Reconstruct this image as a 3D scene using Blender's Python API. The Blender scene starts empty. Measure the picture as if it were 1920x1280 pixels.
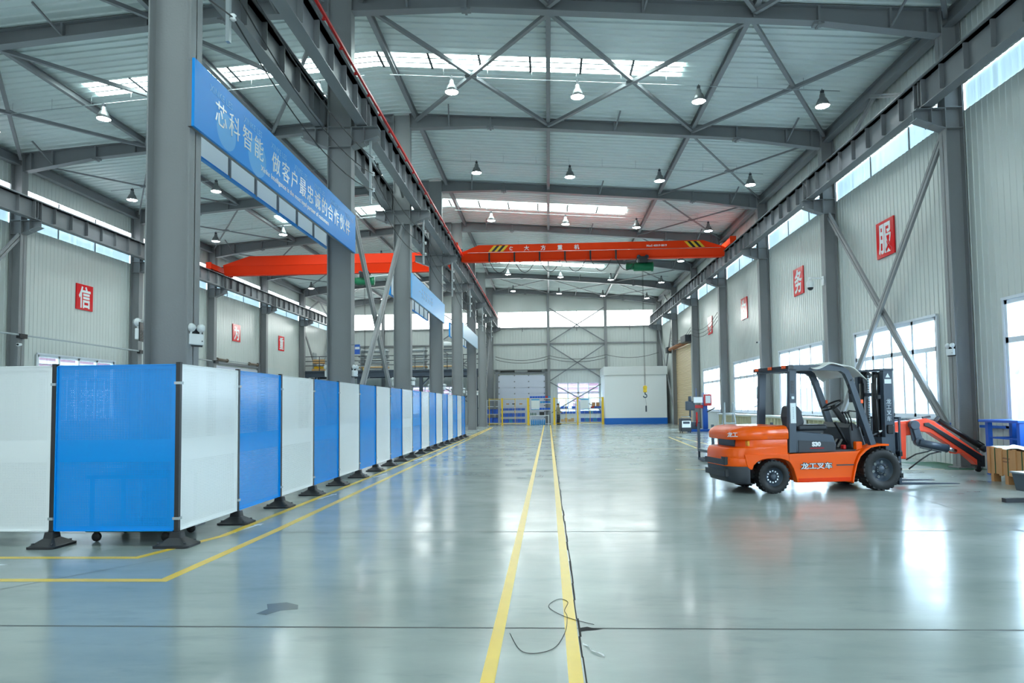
import bpy, bmesh, math, random
from mathutils import Vector, Matrix, Euler
random.seed(7)
C = bpy.context.scene.collection
sc = bpy.context.scene
R = math.radians
PI = math.pi

# ------------------------------------------------------------------ camera
cam = bpy.data.cameras.new('camera')
co = bpy.data.objects.new('camera', cam); C.objects.link(co)
F, YAW, PIT, ROL, CX, CY = 1264.93, .0491, .05, -.0116, 5.4, 58.07
rt = Vector((math.cos(YAW), math.sin(YAW), 0)); fw = Vector((-math.sin(YAW), math.cos(YAW), 0)); up = Vector((0, 0, 1))
f2 = fw*math.cos(PIT) + up*math.sin(PIT); u1 = -fw*math.sin(PIT) + up*math.cos(PIT)
r2 = rt*math.cos(ROL) + u1*math.sin(ROL); u2 = -rt*math.sin(ROL) + u1*math.cos(ROL)
M = Matrix((r2, u2, -f2)).transposed().to_4x4(); M.translation = Vector((0, 0, 1.55))
co.matrix_world = M
cam.sensor_width = 36; cam.sensor_fit = 'HORIZONTAL'; cam.lens = F*36/1920
cam.shift_x = -CX/1920; cam.shift_y = CY/1920
cam.clip_start = .05; cam.clip_end = 500
sc.camera = co

# ------------------------------------------------------------------ sky, light, exposure
w = bpy.data.worlds.new('sky'); sc.world = w; w.use_nodes = True
nt = w.node_tree; bg = nt.nodes['Background']
bg.inputs[0].default_value = (.70, .88, 1.0, 1); bg.inputs[1].default_value = 14.0
SKYLIGHT, STRIP, BAND, FRONT = 15.0, .70, 7.0, 1.8        # daylight through translucent sheets
LAMPS = 112.0
sc.view_settings.view_transform = 'Standard'; sc.view_settings.look = 'None'
sc.view_settings.gamma = 1; sc.view_settings.use_curve_mapping = False
sc.view_settings.exposure = 0.3
try:
    sc.cycles.use_denoising = True
    sc.cycles.max_bounces = 9; sc.cycles.diffuse_bounces = 4; sc.cycles.glossy_bounces = 4
    sc.cycles.transparent_max_bounces = 24
    sc.cycles.sample_clamp_indirect = 8
except Exception:
    pass

# ------------------------------------------------------------------ materials
def srgb(r, g, b):
    f = lambda c: (c/255/12.92) if c/255 <= .04045 else ((c/255+.055)/1.055)**2.4
    return (f(r), f(g), f(b), 1)
MATS = {}
def mat(name, col, rough=.5, metal=0, noise=0, nscale=8, bump=0, bscale=60, emit=None, estr=0, coat=0, stretch=None, spec=.5):
    m = bpy.data.materials.new(name); m.use_nodes = True
    n = m.node_tree.nodes; l = m.node_tree.links; b = n['Principled BSDF']
    b.inputs['Base Color'].default_value = col; b.inputs['Roughness'].default_value = rough; b.inputs['Metallic'].default_value = metal
    b.inputs['Specular IOR Level'].default_value = spec
    if coat:
        b.inputs['Coat Weight'].default_value = coat; b.inputs['Coat Roughness'].default_value = .08
    if emit:
        b.inputs['Emission Color'].default_value = emit; b.inputs['Emission Strength'].default_value = estr
    if noise or bump:
        tc = n.new('ShaderNodeTexCoord'); src = tc.outputs['Object']
        if stretch:
            mp = n.new('ShaderNodeMapping'); mp.inputs['Scale'].default_value = stretch; l.new(src, mp.inputs[0]); src = mp.outputs[0]
    if noise:
        t = n.new('ShaderNodeTexNoise'); t.inputs['Scale'].default_value = nscale; t.inputs['Detail'].default_value = 6
        l.new(src, t.inputs['Vector'])
        mr = n.new('ShaderNodeMapRange'); mr.inputs[3].default_value = 1-noise; mr.inputs[4].default_value = 1+noise
        l.new(t.outputs[0], mr.inputs[0])
        mx = n.new('ShaderNodeVectorMath'); mx.operation = 'SCALE'; mx.inputs[0].default_value = col[:3]
        l.new(mr.outputs[0], mx.inputs['Scale']); l.new(mx.outputs[0], b.inputs['Base Color'])
    if bump:
        t2 = n.new('ShaderNodeTexNoise'); t2.inputs['Scale'].default_value = bscale; l.new(src, t2.inputs['Vector'])
        bp = n.new('ShaderNodeBump'); bp.inputs['Strength'].default_value = bump; bp.inputs['Distance'].default_value = .01
        l.new(t2.outputs[0], bp.inputs['Height']); l.new(bp.outputs[0], b.inputs['Normal'])
    MATS[name] = m
    return m
STEEL = mat('grey_painted_steel', srgb(124, 127, 131), .42, noise=.07, nscale=3, bump=.08, bscale=25)
STEEL_COL = mat('column_paint', srgb(136, 138, 140), .45, noise=.05, nscale=2, bump=.22, bscale=30)
WALLM = mat('white_wall_sheet', srgb(205, 210, 206), .28, noise=.03, nscale=1.5, bump=.05, bscale=2)
ROOFM = mat('white_roof_sheet', srgb(212, 222, 221), .30, noise=.04, nscale=1, bump=.05, bscale=3)
WHITE = mat('white_paint', srgb(232, 235, 236), .35)
WHITE_G = mat('white_gloss', srgb(240, 242, 244), .2)
ALU = mat('white_aluminium', srgb(222, 228, 236), .35)
BLACK = mat('black_rubber', srgb(26, 27, 30), .6)
BLACKP = mat('black_paint', srgb(20, 22, 28), .35)
FOOTM = mat('black_foot_plastic', srgb(34, 36, 41), .5, bump=.1)
DGREY = mat('dark_slate_paint', srgb(62, 74, 88), .38)
DGREY2 = mat('dark_grey_plastic', srgb(52, 56, 63), .5)
ORANGE = mat('orange_paint', srgb(255, 96, 4), .25, spec=.35, coat=.08)
CRANE_O = mat('crane_orange_paint', srgb(244, 64, 12), .5, spec=.15, noise=.04, nscale=2)
CRANE_D = mat('crane_red_orange_paint', srgb(226, 52, 14), .5, spec=.15, noise=.04, nscale=2)
ARM_O = mat('arm_orange_paint', srgb(246, 84, 56), .35, spec=.25)
RED = mat('sign_red', srgb(224, 8, 22), .18, spec=.3)
REDP = mat('red_plastic', srgb(205, 24, 22), .4)
YEL = mat('yellow_floor_paint', srgb(246, 205, 62), .3, noise=.08, nscale=5)
YELP = mat('yellow_paint', srgb(240, 198, 40), .4)
FADED = mat('faded_yellow_floor_paint', srgb(226, 205, 130), .3)
GREEN = mat('green_machine_paint', srgb(10, 110, 72), .4)
GREENC = mat('green_floor_mat', srgb(16, 84, 54), .6)
BLUE = mat('workshop_blue', srgb(22, 92, 190), .35)
BINB = mat('bin_blue_plastic', srgb(24, 100, 224), .4)
BINL = mat('bin_light_blue_plastic', srgb(40, 150, 215), .4)
BOOTHB = mat('booth_blue', srgb(14, 110, 206), .35)
BOOTHW = mat('booth_white', srgb(244, 249, 251), .4)
CARD = mat('brown_crate_board', srgb(196, 142, 92), .7, noise=.1, nscale=5)
WOODL = mat('pale_wood', srgb(214, 172, 118), .6, noise=.1, nscale=4)
CREAM = mat('cream_counter', srgb(226, 224, 196), .45)
CREAM_T = mat('counter_top_white', srgb(228, 232, 230), .3)
BEIGE = mat('beige_shutter', srgb(208, 186, 150), .4)
RUST = mat('rusty_brown_drum', srgb(150, 96, 60), .6)
DOORM = mat('pale_door_panel', srgb(206, 210, 222), .4)
SPRING = mat('dark_spring_steel', srgb(52, 54, 54), .5)
SPRINGB = mat('brown_spring_steel', srgb(120, 106, 92), .5, metal=.3)
CHROME = mat('chrome', srgb(200, 205, 210), .18, metal=1)
GALV = mat('galvanised_steel', srgb(168, 176, 180), .35, metal=.6)
WIRE = mat('dark_cable', srgb(40, 42, 44), .6)
SKIN = mat('skin', srgb(196, 146, 118), .6)
HAIRM = mat('black_hair', srgb(22, 20, 20), .6)
JACKET = mat('khaki_jacket', srgb(150, 146, 122), .8)
TROUS = mat('dark_trousers', srgb(44, 44, 50), .8)
PAPER = mat('white_poster_paper', srgb(232, 240, 242), .5)
POSTB = mat('poster_blue', srgb(70, 170, 220), .5)
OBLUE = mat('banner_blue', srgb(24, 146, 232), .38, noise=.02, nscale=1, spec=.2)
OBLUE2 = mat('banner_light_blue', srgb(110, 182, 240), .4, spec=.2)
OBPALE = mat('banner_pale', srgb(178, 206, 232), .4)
def translucent(name, col):
    m = bpy.data.materials.new(name); m.use_nodes = True
    n = m.node_tree.nodes; l = m.node_tree.links; b = n['Principled BSDF']
    b.inputs['Base Color'].default_value = col; b.inputs['Roughness'].default_value = .4
    t = n.new('ShaderNodeBsdfTranslucent'); t.inputs[0].default_value = col
    mx = n.new('ShaderNodeMixShader'); mx.inputs[0].default_value = .6
    l.new(b.outputs[0], mx.inputs[1]); l.new(t.outputs[0], mx.inputs[2]); l.new(mx.outputs[0], n['Material Output'].inputs[0])
    return m
BACKP = translucent('banner_back_sheet', srgb(238, 244, 250))
SAFE = mat('orange_lens', srgb(255, 96, 30), .2)
AMBER = mat('amber_lens', srgb(240, 160, 40), .2)
CLEAR = mat('lamp_lens', srgb(225, 230, 232), .12)
CONC_OUT = mat('outside_paving', srgb(150, 152, 152), .8)
OUTW = mat('outside_white_wall', srgb(128, 134, 142), .7)
OUTB = mat('outside_red_brick', srgb(104, 74, 84), .8, noise=.1, nscale=4)
OUTG = mat('outside_green', srgb(112, 116, 110), .9, noise=.2, nscale=1)
CUSH = mat('seat_vinyl', srgb(44, 48, 56), .45)
COVER = mat('white_cover_cloth', srgb(236, 236, 232), .6, bump=.2, bscale=8)
BULB = mat('lamp_glass', (1, 1, 1, 1), .3, emit=(.86, .97, 1, 1), estr=LAMPS)
INSIDE = mat('lamp_reflector', srgb(240, 240, 238), .3)
SHADE = mat('lamp_shade_aluminium', srgb(120, 124, 126), .35, metal=.5)

def emis(name, col, s, rough=.35, ribs=0, axis=0):
    """translucent daylight sheet: a lit window"""
    m = bpy.data.materials.new(name); m.use_nodes = True
    n = m.node_tree.nodes; l = m.node_tree.links; b = n['Principled BSDF']
    b.inputs['Base Color'].default_value = (.7, .75, .78, 1); b.inputs['Roughness'].default_value = rough
    b.inputs['Emission Color'].default_value = col; b.inputs['Emission Strength'].default_value = s
    if ribs:
        tc = n.new('ShaderNodeTexCoord'); sp = n.new('ShaderNodeSeparateXYZ'); l.new(tc.outputs['Object'], sp.inputs[0])
        t = n.new('ShaderNodeTexNoise'); t.noise_dimensions = '1D'; t.inputs['Scale'].default_value = ribs
        l.new(sp.outputs[axis], t.inputs['W'])
        mr = n.new('ShaderNodeMapRange'); mr.inputs[1].default_value = .3; mr.inputs[2].default_value = .7
        mr.inputs[3].default_value = s*.78; mr.inputs[4].default_value = s*1.2
        l.new(t.outputs[0], mr.inputs[0]); l.new(mr.outputs[0], b.inputs['Emission Strength'])
    return m
SKYL = emis('skylight_sheet', (.80, 1.0, .96, 1), SKYLIGHT, ribs=2.0, axis=1)
STRP = emis('wall_translucent_sheet', (.48, .80, 1.0, 1), STRIP, ribs=6, axis=1)
STRPW = emis('wall_translucent_sheet_bright', (.93, .95, 1.0, 1), 2.6)
BANDM = emis('gable_translucent_sheet', (.95, 1, .97, 1), BAND)
FRONTM = emis('front_translucent_sheet', (.80, .94, 1.0, 1), FRONT)

def glass():
    m = bpy.data.materials.new('window_glass'); m.use_nodes = True
    n = m.node_tree.nodes; l = m.node_tree.links; n.remove(n['Principled BSDF'])
    tr = n.new('ShaderNodeBsdfTransparent'); tr.inputs[0].default_value = (.93, .97, 1, 1)
    gl = n.new('ShaderNodeBsdfGlossy'); gl.inputs['Roughness'].default_value = .03
    mx = n.new('ShaderNodeMixShader'); mx.inputs[0].default_value = .08
    l.new(tr.outputs[0], mx.inputs[1]); l.new(gl.outputs[0], mx.inputs[2]); l.new(mx.outputs[0], n['Material Output'].inputs[0])
    return m
GLASS = glass()

def perforated(name, col, spec):
    """sheet with square holes in an upper and a lower field, solid band between"""
    m = bpy.data.materials.new(name); m.use_nodes = True
    n = m.node_tree.nodes; l = m.node_tree.links; b = n['Principled BSDF']
    b.inputs['Base Color'].default_value = col; b.inputs['Roughness'].default_value = .16
    b.inputs['Specular IOR Level'].default_value = spec
    tc = n.new('ShaderNodeTexCoord'); sp = n.new('ShaderNodeSeparateXYZ'); l.new(tc.outputs['Object'], sp.inputs[0])
    def math_(op, a, bb):
        q = n.new('ShaderNodeMath'); q.operation = op
        for i, v in enumerate((a, bb)):
            if v is None: continue
            if isinstance(v, (int, float)): q.inputs[i].default_value = v
            else: l.new(v, q.inputs[i])
        return q.outputs[0]
    def hole(s):
        t = math_('MULTIPLY', s, 1/.0195); t = math_('FRACT', t, None)
        return math_('LESS_THAN', t, .38)
    h = math_('MULTIPLY', hole(sp.outputs[0]), hole(sp.outputs[2]))
    def rng(s, a, c): return math_('MULTIPLY', math_('GREATER_THAN', s, a), math_('LESS_THAN', s, c))
    z = math_('ADD', rng(sp.outputs[2], .045, .80), rng(sp.outputs[2], 1.04, 1.86))
    x = rng(math_('ABSOLUTE', sp.outputs[0], None), -.1, .665)
    k = math_('MULTIPLY', math_('MULTIPLY', h, z), x)
    t = n.new('ShaderNodeTexNoise'); t.inputs['Scale'].default_value = 1.6; l.new(tc.outputs['Object'], t.inputs['Vector'])
    bp = n.new('ShaderNodeBump'); bp.inputs['Strength'].default_value = .12; bp.inputs['Distance'].default_value = .03
    l.new(t.outputs[0], bp.inputs['Height']); l.new(bp.outputs[0], b.inputs['Normal']); l.new(bp.outputs[0], b.inputs['Coat Normal'])
    tr = n.new('ShaderNodeBsdfTransparent'); mx = n.new('ShaderNodeMixShader')
    l.new(k, mx.inputs[0]); l.new(b.outputs[0], mx.inputs[1]); l.new(tr.outputs[0], mx.inputs[2])
    l.new(mx.outputs[0], n['Material Output'].inputs[0])
    return m
PBLUE = perforated('blue_perforated_sheet', srgb(0, 152, 242), .22)
PWHITE = perforated('white_perforated_sheet', srgb(248, 251, 253), .5)

def floor_mat():
    m = bpy.data.materials.new('polished_concrete'); m.use_nodes = True
    n = m.node_tree.nodes; l = m.node_tree.links; b = n['Principled BSDF']
    tc = n.new('ShaderNodeTexCoord')
    def noise(scale, detail, src=None, rough=.6):
        t = n.new('ShaderNodeTexNoise'); t.inputs['Scale'].default_value = scale; t.inputs['Detail'].default_value = detail
        t.inputs['Roughness'].default_value = rough; l.new(src or tc.outputs['Object'], t.inputs['Vector']); return t.outputs[0]
    r = n.new('ShaderNodeValToRGB')
    mp = n.new('ShaderNodeMapping'); mp.inputs['Scale'].default_value = (.35, 1.0, 1); l.new(tc.outputs['Object'], mp.inputs[0])
    l.new(noise(.55, 9, mp.outputs[0], .65), r.inputs[0])
    e = r.color_ramp.elements; e[0].position = .30; e[1].position = .72
    e[0].color = srgb(140, 151, 149); e[1].color = srgb(178, 185, 180)
    r2_ = n.new('ShaderNodeValToRGB'); l.new(noise(3.2, 8, mp.outputs[0]), r2_.inputs[0])
    e = r2_.color_ramp.elements; e[0].position = .34; e[1].position = .44; e[0].color = (.84, .86, .87, 1); e[1].color = (1, 1, 1, 1)
    mx = n.new('ShaderNodeMix'); mx.data_type = 'RGBA'; mx.blend_type = 'MULTIPLY'; mx.inputs[0].default_value = .7
    l.new(r.outputs[0], mx.inputs[6]); l.new(r2_.outputs[0], mx.inputs[7]); l.new(mx.outputs[2], b.inputs['Base Color'])
    mr = n.new('ShaderNodeMapRange'); mr.inputs[1].default_value = .3; mr.inputs[2].default_value = .7; mr.inputs[3].default_value = .14; mr.inputs[4].default_value = .25
    l.new(noise(1.2, 6), mr.inputs[0]); l.new(mr.outputs[0], b.inputs['Roughness'])
    b.inputs['Specular IOR Level'].default_value = .45
    bp = n.new('ShaderNodeBump'); bp.inputs['Strength'].default_value = .01; bp.inputs['Distance'].default_value = .02
    l.new(noise(2.2, 3), bp.inputs['Height']); l.new(bp.outputs[0], b.inputs['Normal'])
    return m
FLOORM = floor_mat()
JOINT = mat('joint_dark', srgb(88, 92, 92), .6)
CRACK = mat('crack_black', srgb(34, 34, 34), .8)
STAIN = mat('dark_oil_stain', srgb(96, 104, 104), .25)
ARROWM = mat('white_floor_paint', srgb(226, 232, 236), .35)

# ------------------------------------------------------------------ mesh builder
class MB:
    def __init__(s): s.v = []; s.f = []; s.sm = []
    def add(s, vs, fs, smooth=False):
        o = len(s.v); s.v += [tuple(v) for v in vs]; s.f += [tuple(i+o for i in f) for f in fs]; s.sm += [smooth]*len(fs)
        return s
    def box(s, x0, x1, y0, y1, z0, z1, m=None):
        vs = [Vector((x, y, z)) for z in (z0, z1) for y in (y0, y1) for x in (x0, x1)]
        if m is not None: vs = [m @ v for v in vs]
        return s.add(vs, [(0, 2, 3, 1), (4, 5, 7, 6), (0, 1, 5, 4), (2, 6, 7, 3), (0, 4, 6, 2), (1, 3, 7, 5)])
    def bar(s, a, b, w_, h_, upv=(0, 0, 1)):
        a = Vector(a); b = Vector(b); d = (b-a).normalized(); u = Vector(upv)
        if abs(d.dot(u)) > .98: u = Vector((0, 1, 0))
        x = d.cross(u).normalized(); y = x.cross(d).normalized()
        vs = []
        for p in (a, b):
            for sx, sy in ((-1, -1), (1, -1), (1, 1), (-1, 1)): vs.append(p + x*sx*w_/2 + y*sy*h_/2)
        return s.add(vs, [(3, 2, 1, 0), (4, 5, 6, 7), (0, 1, 5, 4), (1, 2, 6, 5), (2, 3, 7, 6), (3, 0, 4, 7)])
    def prism(s, poly, axis, a, b):
        """extrude 2D polygon along axis; poly given in the other two axes in order"""
        n = len(poly)
        def P(q, t): return {'x': (t, q[0], q[1]), 'y': (q[0], t, q[1]), 'z': (q[0], q[1], t)}[axis]
        vs = [P(q, a) for q in poly] + [P(q, b) for q in poly]
        fs = [tuple(range(n))[::-1], tuple(range(n, 2*n))] + [(i, (i+1) % n, n+(i+1) % n, n+i) for i in range(n)]
        return s.add(vs, fs)
    def cyl(s, a, b, r0, r1=None, n=12, caps=True):
        a = Vector(a); b = Vector(b); r1 = r0 if r1 is None else r1
        d = (b-a).normalized(); u = Vector((0, 0, 1)) if abs(d.z) < .9 else Vector((1, 0, 0))
        x = d.cross(u).normalized(); y = d.cross(x).normalized(); vs = []
        for p, r in ((a, r0), (b, r1)):
            for i in range(n):
                t = 2*PI*i/n; vs.append(p + x*math.cos(t)*r + y*math.sin(t)*r)
        s.add(vs, [(i, (i+1) % n, n+(i+1) % n, n+i) for i in range(n)], True)
        if caps: s.add(vs[:n], [tuple(range(n))[::-1]]); s.add(vs[n:], [tuple(range(n))])
        return s
    def tube(s, pts, r, n=6):
        pts = [Vector(p) for p in pts]; rings = []; px = None
        for i, p in enumerate(pts):
            d = (pts[min(i+1, len(pts)-1)] - pts[max(i-1, 0)]).normalized()
            if px is None:
                u = Vector((0, 0, 1)) if abs(d.z) < .9 else Vector((1, 0, 0)); px = d.cross(u).normalized()
            else:
                px = (px - d*px.dot(d)).normalized()
            y = d.cross(px); rings.append([p + px*math.cos(2*PI*k/n)*r + y*math.sin(2*PI*k/n)*r for k in range(n)])
        vs = [v for q in rings for v in q]; m = len(pts)
        fs = [(i*n+k, i*n+(k+1) % n, (i+1)*n+(k+1) % n, (i+1)*n+k) for i in range(m-1) for k in range(n)]
        s.add(vs, fs, True); s.add(rings[0], [tuple(range(n))[::-1]]); s.add(rings[-1], [tuple(range(n))])
        return s
    def lathe(s, prof, o=(0, 0, 0), axis='z', n=24, closed=False):
        """prof: list of (r, h)"""
        o = Vector(o); vs = []; m = len(prof)
        for i in range(n):
            t = 2*PI*i/n; c, k = math.cos(t), math.sin(t)
            for r, h in prof:
                p = {'z': (r*c, r*k, h), 'y': (r*c, h, r*k), 'x': (h, r*c, r*k)}[axis]; vs.append(o + Vector(p))
        mm = m if closed else m-1
        fs = [(i*m+j, ((i+1) % n)*m+j, ((i+1) % n)*m+(j+1) % m, i*m+(j+1) % m) for i in range(n) for j in range(mm)]
        return s.add(vs, fs, True)
    def loft(s, rings, smooth=True, caps=True):
        n = len(rings[0]); vs = [v for r in rings for v in r]
        s.add(vs, [(i*n+k, i*n+(k+1) % n, (i+1)*n+(k+1) % n, (i+1)*n+k) for i in range(len(rings)-1) for k in range(n)], smooth)
        if caps: s.add(rings[0], [tuple(range(n))[::-1]]); s.add(rings[-1], [tuple(range(n))])
        return s
    def grid(s, fn, nu, nv, smooth=True):
        vs = [fn(i/nu, j/nv) for i in range(nu+1) for j in range(nv+1)]
        return s.add(vs, [(i*(nv+1)+j, (i+1)*(nv+1)+j, (i+1)*(nv+1)+j+1, i*(nv+1)+j+1) for i in range(nu) for j in range(nv)], smooth)
    def sphere(s, c, rx, ry=None, rz=None, nu=14, nv=8):
        ry = ry or rx; rz = rz or rx; c = Vector(c)
        def fn(u, v):
            a = 2*PI*u; b = PI*v
            return c + Vector((rx*math.sin(b)*math.cos(a), ry*math.sin(b)*math.sin(a), rz*math.cos(b)))
        return s.grid(fn, nu, nv)
    def ibeam(s, a, b, h, bw, tf=.018, tw=.012, upv=(0, 0, 1)):
        """I section, a-b is the centre line"""
        a = Vector(a); b = Vector(b); d = (b-a).normalized(); u = Vector(upv)
        x = d.cross(u).normalized(); y = x.cross(d).normalized()
        s.bar(a+y*(h/2-tf/2), b+y*(h/2-tf/2), bw, tf, y); s.bar(a-y*(h/2-tf/2), b-y*(h/2-tf/2), bw, tf, y)
        return s.bar(a, b, tw, h-2*tf, y)
    def obj(s, name, m, parent=None, bevel=0, seg=2, fix=True):
        me = bpy.data.meshes.new(name); me.from_pydata(s.v, [], s.f); me.update()
        for p, q in zip(me.polygons, s.sm): p.use_smooth = q
        if fix:
            bm = bmesh.new(); bm.from_mesh(me); bmesh.ops.remove_doubles(bm, verts=bm.verts, dist=1e-6)
            bmesh.ops.recalc_face_normals(bm, faces=bm.faces); bm.to_mesh(me); bm.free()
        o = bpy.data.objects.new(name, me); C.objects.link(o); me.materials.append(m)
        if parent: o.parent = parent
        if bevel:
            bv = o.modifiers.new('bevel', 'BEVEL'); bv.width = bevel; bv.segments = seg; bv.limit_method = 'ANGLE'; bv.angle_limit = R(40)
        return o
def spline(p, n=8):
    p = [Vector(q) for q in p]; out = []
    for i in range(len(p)-1):
        a, b_, c, d = p[max(0, i-1)], p[i], p[i+1], p[min(len(p)-1, i+2)]
        for k in range(n):
            t = k/n; out.append(.5*((2*b_)+(c-a)*t+(2*a-5*b_+4*c-d)*t*t+(3*b_-a-3*c+d)*t**3))
    return out+[p[-1]]
def pieces(b, name, m, parent, bevel=0):
    """one object per separate piece of the builder"""
    key = {}; par = {}
    def find(i):
        while par[i] != i: par[i] = par[par[i]]; i = par[i]
        return i
    idx = []
    for v in b.v:
        k = tuple(round(c, 5) for c in v); idx.append(key.setdefault(k, len(key)))
    par = {i: i for i in range(len(key))}
    for f in b.f:
        for q in f[1:]: par[find(idx[q])] = find(idx[f[0]])
    g = {}
    for f, sm in zip(b.f, b.sm): g.setdefault(find(idx[f[0]]), []).append((f, sm))
    out = []
    for fs in g.values():
        c = MB(); mp = {}
        for f, sm in fs:
            for q in f:
                if q not in mp: mp[q] = len(c.v); c.v.append(b.v[q])
            c.f.append(tuple(mp[q] for q in f)); c.sm.append(sm)
        out.append(c.obj(name, m, parent, bevel))
    return out
def tag(o, label, cat=None, group=None, kind=None):
    o['label'] = label
    if cat: o['category'] = cat
    if group: o['group'] = group
    if kind: o['kind'] = kind
    return o
def S(o, label, cat='building part', group=None): return tag(o, label, cat, group, 'structure')
def thing(name, label, cat, loc=(0, 0, 0), rz=0, group=None):
    o = bpy.data.objects.new(name, None); C.objects.link(o); o.location = loc; o.rotation_euler = (0, 0, rz); o.empty_display_size = .1
    return tag(o, label, cat, group)
def dup(root, loc, rz, label, group=None):
    r = root.copy(); C.objects.link(r); r.location = loc; r.rotation_euler = (0, 0, rz); r['label'] = label
    if group: r['group'] = group
    for ch in list(root.children):
        c = ch.copy(); C.objects.link(c); c.parent = r
        for g in ch.children:
            d = g.copy(); C.objects.link(d); d.parent = c
    return r
ORD = ['first', 'second', 'third', 'fourth', 'fifth', 'sixth', 'seventh', 'eighth', 'ninth', 'tenth', 'eleventh', 'twelfth', 'thirteenth', 'fourteenth', 'fifteenth', 'sixteenth', 'seventeenth', 'eighteenth', 'nineteenth', 'twentieth']

def frame_mat(o, x, z):
    """matrix whose text x axis is x and text y axis is z"""
    x = Vector(x).normalized(); z = Vector(z).normalized(); n_ = x.cross(z)
    m = Matrix((x, z, n_)).transposed().to_4x4(); m.translation = Vector(o); return m
def text(name, body, size, m, parent, mw, bold=0.0, ext=.003, sx=1, sy=1, space=1.0, align='CENTER', width=None):
    cu = bpy.data.curves.new('t', 'FONT'); cu.body = body; cu.size = size; cu.align_x = align; cu.align_y = 'CENTER'
    cu.offset = bold; cu.extrude = ext; cu.space_character = space; cu.resolution_u = 3
    t = bpy.data.objects.new('t', cu); C.objects.link(t)
    dg = bpy.context.evaluated_depsgraph_get()
    me = bpy.data.meshes.new_from_object(t.evaluated_get(dg)); bpy.data.objects.remove(t); bpy.data.curves.remove(cu)
    if len(me.vertices):
        ys = [v.co.y for v in me.vertices]; cy = (min(ys)+max(ys))/2
        if width: sx = width/(max(v.co.x for v in me.vertices)-min(v.co.x for v in me.vertices))
        for v in me.vertices: v.co.x *= sx; v.co.y = (v.co.y-cy)*sy
    me.transform(mw)
    me.materials.clear(); me.materials.append(m)
    o = bpy.data.objects.new(name, me); C.objects.link(o)
    if parent: o.parent = parent
    return o

# ------------------------------------------------------------------ dimensions
BY = lambda i: 16.308 + 7.123*i
XR, XL, YB, YF = 9.95, -19.5, 59.3, -7.0
CENX = -5.08
ZR = lambda x: 12.08 - .0735*abs(x-CENX)               # roof underside

# ------------------------------------------------------------------ floor
fl = MB().box(-60, XR+.2, YF, 62, -.2, 0).obj('floor', FLOORM); S(fl, 'polished grey concrete workshop floor', 'floor')
def flat(name, poly, m, z=.0015, parent=None):
    n = len(poly); b = MB(); b.add([(x, y, z) for x, y in poly], [tuple(range(n))])
    return b.obj(name, m, parent)
def stripe(pts, wd, m, name, label, z=.0015):
    b = MB(); n = len(pts); L = []; Rr = []
    for i, p in enumerate(pts):
        p = Vector(p); d0 = (Vector(pts[i])-Vector(pts[i-1])).normalized() if i else None
        d1 = (Vector(pts[i+1])-Vector(pts[i])).normalized() if i < n-1 else None
        d = ((d0 or d1)+(d1 or d0)).normalized(); nn = Vector((-d.y, d.x)); k = wd/2/max(.3, nn.dot(Vector((-(d0 or d1).y, (d0 or d1).x))))
        L.append(p+nn*k); Rr.append(p-nn*k)
    b.add([(q.x, q.y, z) for q in L+Rr], [(i, n+i, n+i+1, i+1) for i in range(n-1)])
    return S(b.obj(name, m), label, 'floor marking')
stripe([(-.366, 1.5), (-.366, 54.5)], .082, YEL, 'trim_1', 'narrow yellow floor line, left one of the central pair')
stripe([(.134, 1.5), (.134, 54.5)], .084, YEL, 'trim_2', 'narrow yellow floor line, right one of the central pair, edged by a crack')
stripe([(-14, 6.05), (-3.53, 6.08), (-3.50, 8.5), (-3.62, 20), (-4.15, 50)], .105, YEL, 'trim_3', 'yellow walkway line on the open side of the fence')
stripe([(-14, 7.0), (-4.36, 7.0), (-4.02, 8.2), (-4.02, 30), (-4.3, 50)], .10, YEL, 'trim_4', 'yellow walkway line running under the fence feet')
stripe([(5.7, 32.6), (5.2, 24.2)], .09, FADED, 'trim_5', 'faded yellow floor line slanting past the drill press')
stripe([(6.05, 32.6), (6.15, 24.2)], .09, FADED, 'trim_6', 'faded yellow floor line beside the step ladder')
stripe([(3.2, 24.0), (5.6, 24.0)], .08, FADED, 'trim_7', 'faded yellow cross line before the steel cart')
stripe([(3.0, 16.35), (9.3, 15.95)], .08, FADED, 'trim_8', 'faded yellow cross line behind the forklift')
for y, nm, lb in ((4.8, 'trim_9', 'dark floor joint nearest the camera'), (8.42, 'trim_10', 'dark floor joint beyond the corner of the fence'), (12.4, 'trim_11', 'dark floor joint level with the forklift wheels'), (16.3, 'trim_12', 'dark floor joint behind the forklift'), (23.4, 'trim_13', 'dark floor joint in the middle of the hall'), (37.7, 'trim_14', 'dark floor joint far down the hall')):
    stripe([(-17, y), (XR, y)], .022 if y < 12 else .014, JOINT, nm, lb, .0008)
stripe([(XR, 1.0), (5.3, 6.5), (5.75, 9.4), (6.2, 14.0)], .02, JOINT, 'trim_15', 'thin dark floor crack right of the forklift', .0009)
stripe([(-9, 2.2), (-5.2, 5.2), (-4.0, 7.0)], .014, JOINT, 'trim_16', 'thin dark diagonal joint left of the aisle', .0009)
b = MB(); y = 1.5                                         # ragged crack along the right yellow line
while y < 52:
    d = .35+.25*random.random(); wv = .008+.012*random.random()
    x = .184+.006*random.uniform(-1, 1)
    b.add([(x, y, .002), (x+wv, y, .002), (x+wv*random.uniform(.6, 1.3), y+d, .002), (x-.002, y+d, .002)], [(0, 1, 2, 3)]); y += d*.97
S(b.obj('trim_17', CRACK), 'ragged black crack along the right central line', 'floor crack')
S(flat('trim_18', [(.19, 4.80), (.25, 4.83), (.29, 4.80), (.36, 4.79), (.31, 4.765), (.24, 4.75), (.19, 4.72)], CRACK, .0021), 'chipped dark spall where crack and joint cross', 'floor crack')
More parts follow.
